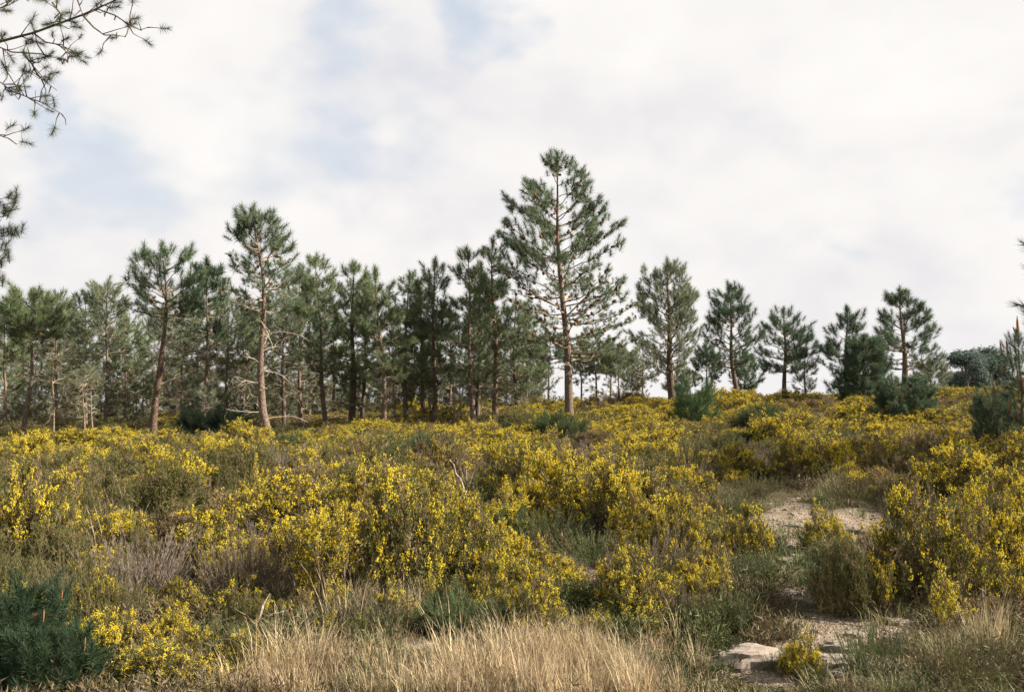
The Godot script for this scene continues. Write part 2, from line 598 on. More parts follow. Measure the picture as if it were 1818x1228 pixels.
func heather_kind(seed_: int, c1: Color, c2: Color, n_stems: int, bushy: float) -> Array:
	rng.seed = seed_
	var stems := Mesher.new()
	var leaves := Mesher.new()
	var lobe := rnd(0, TAU)
	for k in n_stems:
		var a := rnd(0, TAU)
		var tilt := lerpf(0.03, 1.2, pow(rng.randf(), 0.7))
		var out := Vector3(cos(a), 0, sin(a))
		var len_ := minf(1.0 / cos(minf(tilt, 1.1)), 1.05 / maxf(sin(tilt), 0.05)) * (1 + 0.22 * sin(a * 3 + lobe)) * rnd(0.6, 1.08)
		var p := out * rnd(0, 0.3)
		var pts := [p]
		for j in 3:
			var tl := tilt * lerpf(1.15, 0.7, j / 2.0) + rnd(-0.15, 0.15)
			p += (out.rotated(UP, rnd(-0.3, 0.3)) * sin(tl) + UP * cos(tl)) * len_ / 3.0
			pts.append(p)
		var c := tone(c1.lerp(c2, rng.randf()), 0.3)
		stems.tube(pts, [0.006, 0.005, 0.0035, 0.002], 3, c * 0.9, c)
		for j in int(len_ * 46 * bushy):
			var t := lerpf(0.3, 1.0, sqrt(rng.randf()))
			var q := along(pts, t)
			var dir := (along(pts, t + 0.1) - along(pts, t - 0.1)).normalized()
			var nd := (dir + ball() * 0.65 + UP * 0.35).normalized()
			var cc := tone(c1.lerp(c2, rng.randf()), 0.3)
			leaves.blade(q, q + nd * rnd(0.04, 0.13), nd.cross(ball()).normalized() * 0.0042, cc, cc * 1.12)
	return [stems.done(mats.twig), leaves.done(mats.spine)]

func heather(label: String, x: float, d: float, h: float, r: float, kind: int, group := "", called := "heather_bush", category := "heather") -> Node3D:
	var o := thing(called, label, category, on_ground(x, d, 0.04), group)
	o.scale = Vector3(r, h, r)
	o.rotation.y = fposmod(x * 17.1 + d * 31.7, TAU)
	part("stems", heather_kinds[kind][0], o)
	part("foliage", heather_kinds[kind][1], o)
	return o

func grass_tuft(seed_: int, n: int, spread: float, droop: float, width: float, m: Material) -> ArrayMesh:
	rng.seed = seed_
	var g := Mesher.new()
	for k in n:
		var a := rnd(0, TAU)
		var out := Vector3(cos(a), 0, sin(a))
		var p := out.rotated(UP, rnd(-1, 1)) * rnd(0.0, spread)
		var len_ := rnd(0.45, 1.0)
		var lean := rnd(0.05, 0.5)
		var p1 := p + (out * sin(lean) + UP * cos(lean)) * len_ * 0.5
		lean += droop * rnd(0.1, 1.0)
		var p2 := p1 + (out * sin(lean) + UP * cos(lean)) * len_ * 0.3
		lean += droop * rnd(0.3, 1.2)
		var p3 := p2 + (out * sin(lean) + UP * cos(lean)) * len_ * 0.22
		var side := out.cross(UP).rotated(UP, rnd(-0.8, 0.8)) * width
		var c := Color(1, 1, 1) * rnd(0.7, 1.2)
		g.tri(p - side, p + side, p1 - side * 0.8, c)
		g.tri(p + side, p1 + side * 0.8, p1 - side * 0.8, c)
		g.tri(p1 - side * 0.8, p1 + side * 0.8, p2, c)
		g.blade(p2 , p3, side * 0.5, c, c)
	return g.done(m)

func rock_mesh(seed_: int, flat: float, c: Color) -> ArrayMesh:
	var f := FastNoiseLite.new()
	f.seed = seed_
	f.frequency = 0.9
	f.fractal_octaves = 4
	var m := Mesher.new()
	var rows := 12
	var cols := 20
	for j in rows + 1:
		for k in cols:
			var e := PI * (float(j) / rows - 0.5)
			var a := TAU * k / cols
			var p := Vector3(cos(e) * cos(a), sin(e), cos(e) * sin(a))
			var q := Vector3(signf(p.x) * pow(absf(p.x), 0.7), signf(p.y) * pow(absf(p.y), 0.6), signf(p.z) * pow(absf(p.z), 0.7))
			q *= 0.8 + 0.3 * f.get_noise_3dv(p * 1.1) + 0.05 * f.get_noise_3dv(p * 5.0)
			m.v.push_back(Vector3(q.x, q.y * flat, q.z))
			var kx := 1.0 + 0.3 * f.get_noise_3dv(p * 3.0 + Vector3(5, 5, 5))
			m.c.push_back(Color(c.r * kx, c.g * kx, c.b * kx))
	for j in rows:
		for k in cols:
			var a := j * cols + k
			var b := j * cols + (k + 1) % cols
			m.i.push_back(a); m.i.push_back(b); m.i.push_back(a + cols)
			m.i.push_back(b); m.i.push_back(b + cols); m.i.push_back(a + cols)
	return m.done(mats.stone)


# ---------------------------------------------------------------- where things grow
var bare := []        # polygons (x, d) of bare sandy soil
var clear := []       # polygons where nothing but low plants grow, beside and below the path
var grassy := []      # polygons of tall straw grass

func inside(polys: Array, x: float, d: float) -> bool:
	for p in polys:
		if Geometry2D.is_point_in_polygon(Vector2(x, d), p):
			return true
	return false

func clear_of(polys: Array, x: float, d: float, r: float) -> bool:
	return not (inside(polys, x, d) or inside(polys, x - r, d) or inside(polys, x + r, d) or inside(polys, x, d + r) or inside(polys, x, d - r))

func edge_noise(x: float, d: float) -> Vector2:
	return Vector2(x + bumps.get_noise_2d(x * 9, d * 9) * 0.3, d + bumps.get_noise_2d(x * 9 + 99, d * 9) * 0.3)

func make_ground() -> void:
	var litter := Color(0.145, 0.115, 0.07)
	var moss := Color(0.10, 0.105, 0.045)
	var sand := Color(0.44, 0.365, 0.285)
	var fine := [-60.0, 60.0, 0.0, 66.0]
	var soil := Mesher.new()
	var path := Mesher.new()
	var xs := PackedFloat32Array()
	var ds := PackedFloat32Array()
	var x := -700.0
	while x < 700.0:
		xs.append(x)
		x += 0.12 if absf(x) < 9.0 else 0.5 if absf(x) < 40.0 else 6.0 if absf(x) < 100.0 else 60.0
	var d := -60.0
	while d < 900.0:
		ds.append(d)
		d += 20.0 if d < -1.0 else 0.14 if d < 17.0 and d >= 3.0 else 0.5 if d < 66.0 else 5.0 if d < 130.0 else 50.0
	var w := xs.size()
	var on_path := PackedByteArray()
	for dd in ds:
		for xx in xs:
			soil.v.push_back(Vector3(xx, relief(xx, dd), -dd))
			var k := patchy.get_noise_2d(xx * 3, dd * 3) + 0.5 * patchy.get_noise_2d(xx * 16, dd * 16)
			var c := litter.lerp(moss, clampf(0.45 + k, 0, 1))
			var e := edge_noise(xx, dd)
			var sandy := inside(bare, e.x, e.y)
			on_path.push_back(1 if sandy else 0)
			if sandy:
				var kk := 1.0 + 0.4 * patchy.get_noise_2d(xx * 30, dd * 30)
				c = Color(sand.r * kk, sand.g * kk, sand.b * kk)
			soil.c.push_back(c)
	path.v = soil.v
	path.c = soil.c
	for j in ds.size() - 1:
		for k in w - 1:
			var a := j * w + k
			var m := path if on_path[a] + on_path[a + 1] + on_path[a + w] + on_path[a + w + 1] >= 3 else soil
			m.i.push_back(a); m.i.push_back(a + w); m.i.push_back(a + 1)
			m.i.push_back(a + 1); m.i.push_back(a + w); m.i.push_back(a + w + 1)
	var nn := PackedVector3Array()
	for k in soil.v.size():
		var p: Vector3 = soil.v[k]
		var st := 0.2
		nn.push_back(Vector3(relief(p.x - st, -p.z) - relief(p.x + st, -p.z), 2 * st, relief(p.x, -p.z + st) - relief(p.x, -p.z - st)).normalized())
	for m in [[soil, "ground", "brown heath soil and leaf litter under the gorse"], [path, "path", "pale sandy washed out path between the gorse bushes"]]:
		m[0].n = nn
		m[0].smooth = true
		var o := part(m[1], m[0].done(mats.soil), self)
		o.set_meta("kind", "structure")
		o.set_meta("label", m[2])

func straw_color() -> Color:
	return tone(Color(0.42, 0.335, 0.21) if rng.randf() < 0.7 else Color(0.28, 0.21, 0.125), 0.28)

func scatter_grass() -> void:
	var straw := [[], [], []]
	var straw_t := [[], [], []]
	var green := [[], []]
	var green_t := [[], []]
	var low := [[], [], []]
	var low_t := [[], [], []]
	rng.seed = 501
	# tall straw grass
	for k in 26000:
		var d := sqrt(rnd(3.5 * 3.5, 56.0 * 56.0))
		if k < 11000:
			d = rnd(6.3, 13.0)
		var x := rnd(-0.58, 0.58) * d + rnd(-1, 1)
		var e := edge_noise(x, d)
		var deep := inside(grassy, e.x, e.y)
		var n := patchy.get_noise_2d(x * 4 + 50, d * 4)
		if (inside(bare, e.x, e.y) and rng.randf() < 0.985) or (inside(clear, x, d) and rng.randf() < 0.7):
			continue
		if not deep and (rng.randf() > (-0.08 if d < 16.0 else 0.0) + n * 0.65):
			continue
		var s := (rnd(0.17, 0.36) if deep else rnd(0.14, 0.36)) * (1.0 + 0.9 * n) * (1.5 if rng.randf() < 0.12 else 1.0)
		if deep and (n < 0.05 or rng.randf() < 0.4) and rng.randf() < 0.82:
			continue
		if k >= 11000 and deep:
			continue
		var i := rng.randi_range(0, 2)
		straw[i].append(Transform3D(Basis(UP, rnd(0, TAU)).scaled(Vector3(s * rnd(0.8, 1.3), s, s * rnd(0.8, 1.3))), on_ground(x, d, 0.02)))
		straw_t[i].append(straw_color())
	# short green grass and sedge
	for k in 9000:
		var d := sqrt(rnd(6.3 * 6.3, 45.0 * 45.0))
		if k < 4500:
			d = rnd(6.3, 15.0)
		var x := rnd(-0.58, 0.58) * d
		var e := edge_noise(x, d)
		if (inside(bare, e.x, e.y) or inside(clear, x, d)) and rng.randf() < 0.8:
			continue
		if patchy.get_noise_2d(x * 5 - 80, d * 5) < 0.05:
			continue
		var s := rnd(0.12, 0.3)
		var i := rng.randi_range(0, 1)
		green[i].append(Transform3D(Basis(UP, rnd(0, TAU)).scaled(Vector3(s * 1.3, s, s * 1.3)), on_ground(x, d, 0.01)))
		green_t[i].append(tone(Color(0.10, 0.12, 0.045) if rng.randf() < 0.6 else Color(0.17, 0.15, 0.075), 0.25))
	# low twigs, dead bracken and heath plants that cover the soil
	for k in 22000:
		var d := sqrt(rnd(4.0 * 4.0, 60.0 * 60.0))
		if k < 8000:
			d = rnd(6.0, 18.0)
		var x := rnd(-0.6, 0.6) * d
		var e := edge_noise(x, d)
		if (inside(bare, e.x, e.y) and rng.randf() < 0.985) or (inside(clear, x, d) and rng.randf() < 0.75):
			continue
		var s := rnd(0.14, 0.36) * (1.0 if d < 25.0 else 1.5)
		if inside(grassy, e.x, e.y):
			s *= 0.6
		var i := rng.randi_range(0, 2)
		low[i].append(Transform3D(Basis(UP, rnd(0, TAU)).scaled(Vector3(s, s * rnd(0.6, 1.0), s)), on_ground(x, d, 0.02)))
		var c := Color(0.10, 0.08, 0.042)
		var n := patchy.get_noise_2d(x * 3, d * 3) + rnd(-0.25, 0.25)
		if n > 0.12:
			c = Color(0.07, 0.08, 0.032)
		elif n < -0.15:
			c = Color(0.15, 0.115, 0.07)
		low_t[i].append(tone(c, 0.3))
	for job in [["dry_grass", "pale straw coloured grass in tall thin tufts", "grass", straw, straw_t, [
			grass_tuft(1, 40, 0.22, 0.35, 0.0062, mats.straw), grass_tuft(2, 34, 0.3, 0.7, 0.006, mats.straw), grass_tuft(3, 26, 0.2, 0.2, 0.0055, mats.straw)]],
		["green_grass", "short dull green grass and sedge between the bushes", "grass", green, green_t, [grass_tuft(4, 44, 0.5, 0.7, 0.011, mats.straw), grass_tuft(5, 52, 0.6, 1.0, 0.010, mats.straw)]],
		["undergrowth", "low brown twigs and heath plants that cover the soil", "undergrowth", low, low_t, [low_mesh(1), low_mesh(2), low_mesh(3)]]]:
		var o := thing(job[0], job[1], job[2], Vector3.ZERO)
		o.set_meta("kind", "stuff")
		for i in job[3].size():
			many("tufts", job[5][i], job[3][i], job[4][i], o)

func low_mesh(seed_: int) -> ArrayMesh:
	rng.seed = 900 + seed_
	var m := Mesher.new()
	for k in 34:
		var a := rnd(0, TAU)
		var tilt := rnd(0.1, 1.35)
		var dir := Vector3(cos(a) * sin(tilt), cos(tilt), sin(a) * sin(tilt))
		var p := Vector3(rnd(-0.4, 0.4), 0, rnd(-0.4, 0.4))
		var len_ := rnd(0.4, 1.0)
		var c := Color(1, 1, 1) * rnd(0.65, 1.3)
		m.blade(p, p + dir * len_, dir.cross(ball()).normalized() * 0.012, c, c)
		for j in 9:
			var q := p + dir * len_ * rnd(0.3, 1.0)
			var nd := (dir + ball() * 0.9).normalized()
			m.blade(q, q + nd * rnd(0.08, 0.24), nd.cross(ball()).normalized() * 0.017, c * rnd(0.8, 1.2), c)
	return m.done(mats.spine)

# where a plant stands, said by what it stands beside
const ORDINAL := ["nearest", "second nearest", "third nearest", "fourth nearest", "fifth nearest", "sixth nearest", "seventh nearest", "eighth nearest", "ninth nearest", "tenth nearest"]

func relation(p: Vector2, q: Vector2) -> String:
	var side := (p.x / p.y - q.x / q.y) * q.y
	if absf(side) > absf(p.y - q.y) * 0.55:
		return "right of" if side > 0 else "left of"
	return "above" if p.y > q.y else "below"

func place_labels(spots: Array) -> Array:    # spots: [position, words] -> labels
	var at := {}
	var out := []
	out.resize(spots.size())
	for k in spots.size():
		var p: Vector2 = spots[k][0]
		var best := INF
		var who: Array
		for l in landmarks:
			if l[1] == "":
				continue
			var far: float = p.distance_to(l[0])
			if far < best:
				best = far
				who = l
		var key: String = relation(p, who[0]) + " " + who[1]
		if not at.has(key):
			at[key] = []
		at[key].append([best, k])
	for key in at:
		at[key].sort()
		for j in at[key].size():
			var k: int = at[key][j][1]
			var nth: String = ORDINAL[j] if j < ORDINAL.size() else "%dth nearest" % (j + 1)
			if at[key].size() == 1:
				nth = ""
			elif j == at[key].size() - 1 and j > 1:
				nth = "farthest"
			elif j >= ORDINAL.size():
				nth = ["eleventh", "twelfth", "thirteenth", "fourteenth", "fifteenth", "sixteenth", "seventeenth", "eighteenth", "nineteenth", "twentieth"][mini(j - 10, 9)] + " nearest"
			out[k] = "%s%s %s" % [spots[k][1] + (", " if nth else " "), nth, key]
			out[k] = out[k].replace("  ", " ")
			if out[k].split(" ").size() > 16:
				out[k] = out[k].trim_prefix("tall ").trim_prefix("low ")
	return out


func scatter_gorse(taken: Array) -> void:
	var singles: int = used["gorse_bush"]
	rng.seed = 4242
	var grid := {}
	var got := []
	for t in taken:
		got.append([Vector2(t[0], t[1]), t[2], 0.0, -1])
	for g in got:
		grid_put(grid, g)
	var wild := []
	for k in 17000:
		var d := sqrt(rnd(7.5 * 7.5, 57.0 * 57.0))
		var x := rnd(-0.575, 0.575) * d
		if absf(x) > d * 0.56 + 0.4:
			continue
		var e := edge_noise(x, d)
		if inside(clear, x, d) or inside(bare, e.x, e.y) or (inside(grassy, e.x, e.y) and rng.randf() < 0.985):
			continue
		var wood := smoothstep(-0.08, -0.24, x / d) * smoothstep(25.0, 30.0, d)   # under the pines
		if rng.randf() < wood * 0.8:
			continue
		var n := patchy.get_noise_2d(x * 2.2, d * 2.2)
		var r := (rnd(0.3, 0.62) if rng.randf() < 0.55 else rnd(0.6, 1.0)) * lerpf(0.8, 1.05, smoothstep(10, 20, d))
		if d > 36.0:
			r *= 1.15
		if d < 9.6:
			r *= 0.55
		if n < -0.34 and rng.randf() < 0.5:
			continue
		if near_any(grid, Vector2(x, d), r) or not clear_of(clear, x, d, r * 0.9):
			continue
		var g := [Vector2(x, d), r, n, 0]
		got.append(g)
		grid_put(grid, g)
		wild.append(g)
	wild.sort_custom(func(a, b): return a[1] / a[0].y > b[1] / b[0].y)
	var single := mini(300 - singles, wild.size())
	var words := []
	var plans := []
	for k in wild.size():
		var p: Vector2 = wild[k][0]
		var wood := smoothstep(-0.05, -0.2, p.x / p.y) * smoothstep(24.0, 29.0, p.y)
		var b: float = rng.randf() + wild[k][2] * 1.6 - wood * 0.5 + smoothstep(14.0, 26.0, p.y) * 0.32 + (0.12 if p.x > 2.0 else 0.0)
		var kind := rng.randi_range(0, 3) if b > 0.9 else rng.randi_range(4, 7) if b > 0.46 else rng.randi_range(8, 10) if b > 0.2 else rng.randi_range(11, 12)
		if rng.randf() < 0.2:
			kind = rng.randi_range(16, 17)
		var h: float = pow(wild[k][1], 0.8) * rnd(0.7, 1.4) * lerpf(1.0, 0.6, smoothstep(13.0, 24.0, p.y))
		if wood > 0.5:
			h *= 0.7
		plans.append([p, h, wild[k][1], kind])
		if k < single:
			words.append([p, "%s%s gorse bush" % ["tall " if h > 0.8 else "low " if h < 0.48 else "", ["golden", "half flowering", "sparsely flowering", "flowerless", "brown withered"][0 if kind < 4 else 1 if kind < 8 else 2 if kind < 11 else 3 if kind < 16 else 4]]])
	var labels := place_labels(words)
	for k in single:
		var s: Array = plans[k]
		gorse(labels[k], s[0].x, s[0].y, s[1], s[2], s[3], "gorse bushes over the hillside")
	var rest := thing("gorse_thicket", "far gorse thicket flecked with yellow over the upper hillside", "gorse thicket", Vector3.ZERO)
	rest.set_meta("kind", "stuff")
	for kind in gorse_kinds.size():
		var where := []
		var tints := []
		for k in range(single, plans.size()):
			var s: Array = plans[k]
			if s[3] == kind:
				where.append(Transform3D(Basis(UP, rnd(0, TAU)).scaled(Vector3(s[2], s[1], s[2])), on_ground(s[0].x, s[0].y, 0.05)))
				tints.append(Color(1, 1, 1))
		if where.size():
			for j in 3:
				if gorse_kinds[kind][j].get_surface_count():
					many(["stems", "foliage", "flowers"][j], gorse_kinds[kind][j], where, tints, rest)
	print("gorse: %d singles, %d in the thicket" % [single + singles, plans.size() - single])

func scatter_heath(taken: Array) -> void:
	rng.seed = 606
	var got := []
	var words := []
	for k in 4000:
		if got.size() >= 95:
			break
		var d := rnd(8.8, 22.0)
		var x := rnd(-0.55, 0.55) * d
		var r := rnd(0.25, 0.55)
		if not clear_of(clear, x, d, r) or not clear_of(bare, x, d, r * 0.7) or inside(grassy, x, d):
			continue
		var p := Vector2(x, d)
		var free := true
		for t in taken:
			if p.distance_to(Vector2(t[0], t[1])) < (t[2] + r) * 0.8:
				free = false
		for g in got:
			if p.distance_to(g[0]) < (g[1] + r) * 0.8:
				free = false
		if not free:
			continue
		var kind: int = [0, 0, 1, 1, 2, 2, 3][rng.randi_range(0, 6)]
		got.append([p, r, kind])
		words.append([p, ["wild brown heather", "greyish mauve heather", "olive heath bush", "green heath bush"][kind]])
		taken.append([x, d, r * 0.55])
	var labels := place_labels(words)
	for k in got.size():
		heather(labels[k], got[k][0].x, got[k][0].y, got[k][1] * rnd(0.8, 1.15), got[k][1], got[k][2], "heather and low heath bushes")

func grid_put(grid: Dictionary, g: Array) -> void:
	var c := Vector2i(g[0] / 2.0)
	if not grid.has(c):
		grid[c] = []
	grid[c].append(g)

func near_any(grid: Dictionary, p: Vector2, r: float) -> bool:
	var c := Vector2i(p / 2.0)
	for i in range(-1, 2):
		for j in range(-1, 2):
			for g in grid.get(c + Vector2i(i, j), []):
				if g[0].distance_to(p) < 0.57 * (g[1] + r):
					return true
	return false

func scatter_stones() -> void:
	rng.seed = 88
	var meshes := []
	for k in 5:
		meshes.append(rock_mesh(200 + k, 0.6, Color(0.52, 0.46, 0.39)))
	var where := [[], [], [], [], []]
	var tints := [[], [], [], [], []]
	var tries := 0
	for poly in bare:
		var box := Rect2(poly[0], Vector2.ZERO)
		for p in poly:
			box = box.expand(p)
		for k in int(box.get_area() * 150):
			var x := rnd(box.position.x - 0.2, box.end.x + 0.2)
			var d := rnd(box.position.y - 0.2, box.end.y + 0.2)
			var e := edge_noise(x, d)
			if not inside([poly], e.x, e.y):
				continue
			var s := 0.008 + 0.04 * pow(rng.randf(), 3.0)
			var i := rng.randi_range(0, 4)
			where[i].append(Transform3D(Basis.from_euler(Vector3(rnd(-0.4, 0.4), rnd(0, TAU), rnd(-0.4, 0.4))).scaled(Vector3(s, s, s)), on_ground(x, d, s * 0.2)))
			tints[i].append(Color(1, 1, 1) * rnd(0.6, 1.25))
	var o := thing("gravel", "small pale stones strewn over the bare sandy path", "gravel", Vector3.ZERO)
	o.set_meta("kind", "stuff")
	for i in 5:
		many("pebbles", meshes[i], where[i], tints[i], o)


# ---------------------------------------------------------------- single things
func rock(label: String, x: float, d: float, sx: float, sy: float, sz: float, turn: float, seed_: int, c := Color(0.6, 0.53, 0.47), called := "stone") -> void:
	var o := thing(called, label, "rock", on_ground(x, d, sy * 0.15))
	o.rotation.y = turn
	o.scale = Vector3(sx, sy, sz)
	part("body", rock_mesh(seed_, 1.0, c), o)
	landmarks.append([Vector2(x, d), ""])

func stick(label: String, at: Vector3, ends: Array) -> void:
	var o := thing("dead_stick", label, "dead branch", at)
	rng.seed = hash(label)
	for e in ends:
		var m := Mesher.new()
		m.smooth = true
		var pts := []
		for k in 6:
			pts.append(e[0].lerp(e[1], k / 5.0) + (ball() * 0.03 if k > 0 and k < 5 else Vector3.ZERO))
		m.tube(pts, [0.016, 0.015, 0.013, 0.011, 0.009, 0.005], 6, Color(0.5, 0.44, 0.36), Color(0.56, 0.5, 0.42))
		part("limb", m.done(mats.bark), o)

func round_tree(label: String, x: float, d: float, h: float, r: float, lobes: int, short: String) -> void:
	rng.seed = hash(label)
	var o := thing("eucalyptus_tree", label, "tree", on_ground(x, d, 0.1), "round blue green trees on the skyline")
	landmarks.append([Vector2(x, d), short])
	var t := Mesher.new()
	t.smooth = true
	t.tube([Vector3.ZERO, Vector3(0.1, h * 0.4, 0), Vector3(-0.05, h * 0.8, 0.1)], [0.11, 0.09, 0.03], 9, Color(0.3, 0.26, 0.22), Color(0.34, 0.3, 0.25))
	part("trunk", t.done(mats.bark), o)
	var crown := Mesher.new()
	for k in lobes:
		var a := rnd(0, TAU)
		var e := rnd(-0.7, 1.4)
		var q := Vector3(cos(a) * cos(e) * r * 0.72, h - r + sin(e) * r * 0.78, sin(a) * cos(e) * r * 0.72)
		var limb := Mesher.new()
		limb.tube([Vector3(0, h * rnd(0.35, 0.6), 0), q * Vector3(0.6, 0.9, 0.6), q], [0.06, 0.04, 0.015], 4, Color(0.25, 0.2, 0.16), Color(0.22, 0.18, 0.13))
		part("branch", limb.done(mats.twig), o)
		for j in 420:
			var p := q + ball() * r * 0.36 * pow(rng.randf(), 0.45)
			var dir := (ball() + Vector3(0, -0.5, 0)).normalized()
			crown.blade(p, p + dir * rnd(0.16, 0.32), dir.cross(ball()).normalized() * 0.035, tone(Color(0.085, 0.115, 0.095), 0.35), Color(0.10, 0.13, 0.11))
	part("crown", crown.done(mats.needle), o)

# a pine whose trunk stands outside the view; some of its limbs hang in
func reaching_pine(label: String, x: float, d: float, h: float, limbs: Array, loose: Array) -> void:
	rng.seed = 61
	var o := thing("overhanging_pine", label, "pine tree", on_ground(x, d, 0.1))
	var t := Mesher.new()
	t.smooth = true
	t.tube([Vector3.ZERO, Vector3(0.05, h * 0.3, 0), Vector3(0.15, h * 0.6, 0.05), Vector3(0.1, h, 0)], [0.17, 0.14, 0.1, 0.03], 12, Color(0.27, 0.2, 0.15), Color(0.27, 0.18, 0.13))
	part("trunk", t.done(mats.bark), o)
	var where := []
	var tints := []
	for l in limbs:
		var m := Mesher.new()
		var pts := []
		for p in l[1]:
			pts.append(p - o.position)
		var r: float = l[0]
		var radii := []
		for k in pts.size():
			radii.append(r * lerpf(1.0, 0.3, float(k) / (pts.size() - 1)))
		m.tube(pts, radii, 6, Color(0.10, 0.078, 0.062), Color(0.11, 0.08, 0.06))
		var limb := part("branch", m.done(mats.twig), o)
		for k in int(l[2] * 1.7):
			var f := rnd(0.25, 1.0)
			var q := along(pts, f)
			var dir := (along(pts, f + 0.08) - along(pts, f - 0.08)).normalized()
			var td := (dir * 0.6 + ball() * 0.9).normalized()
			var tl := rnd(0.07, 0.26)
			var w := Mesher.new()
			var tip := q + td * tl + Vector3(0, 0.04, 0)
			w.tube([q, q + td * tl * 0.5 + ball() * 0.03, tip], [0.007, 0.005, 0.003], 4, Color(0.09, 0.065, 0.05), Color(0.11, 0.075, 0.05))
			part("twig", w.done(mats.twig), limb)
			if rng.randf() < 0.8:
				needle_tuft(limb, tip, (td + UP * 0.3), rnd(0.34, 0.62))
	for p in loose:
		var w := Mesher.new()
		var q: Vector3 = p - o.position
		w.tube([q + Vector3(-0.55, rnd(-0.12, 0.05), rnd(-0.1, 0.1)), q + Vector3(-0.25, -0.05, 0.02), q + Vector3(0, 0.02, 0)], [0.009, 0.007, 0.004], 4, Color(0.09, 0.065, 0.05), Color(0.11, 0.075, 0.05))
		part("twig", w.done(mats.twig), o)
		needle_tuft(o, p - o.position, UP + ball() * 0.5, rnd(0.45, 0.7), 3)

func needle_tuft(parent: Node3D, at: Vector3, dir: Vector3, s: float, n := 1) -> void:
	for k in n:
		var i := rng.randi_range(0, 2)
		if not tufts.has("tint%d" % i):
			var m: StandardMaterial3D = mats.needle.duplicate()
			m.albedo_color = [Color(0.055, 0.07, 0.03), Color(0.075, 0.085, 0.04), Color(0.05, 0.07, 0.04)][i].linear_to_srgb()
			tufts["tint%d" % i] = m
		var o := part("needle_tuft", tuft("near"), parent)
		o.transform = frame(at + (ball() * 0.05 * k), dir + ball() * 0.5 * k, s)
		o.material_override = tufts["tint%d" % i]


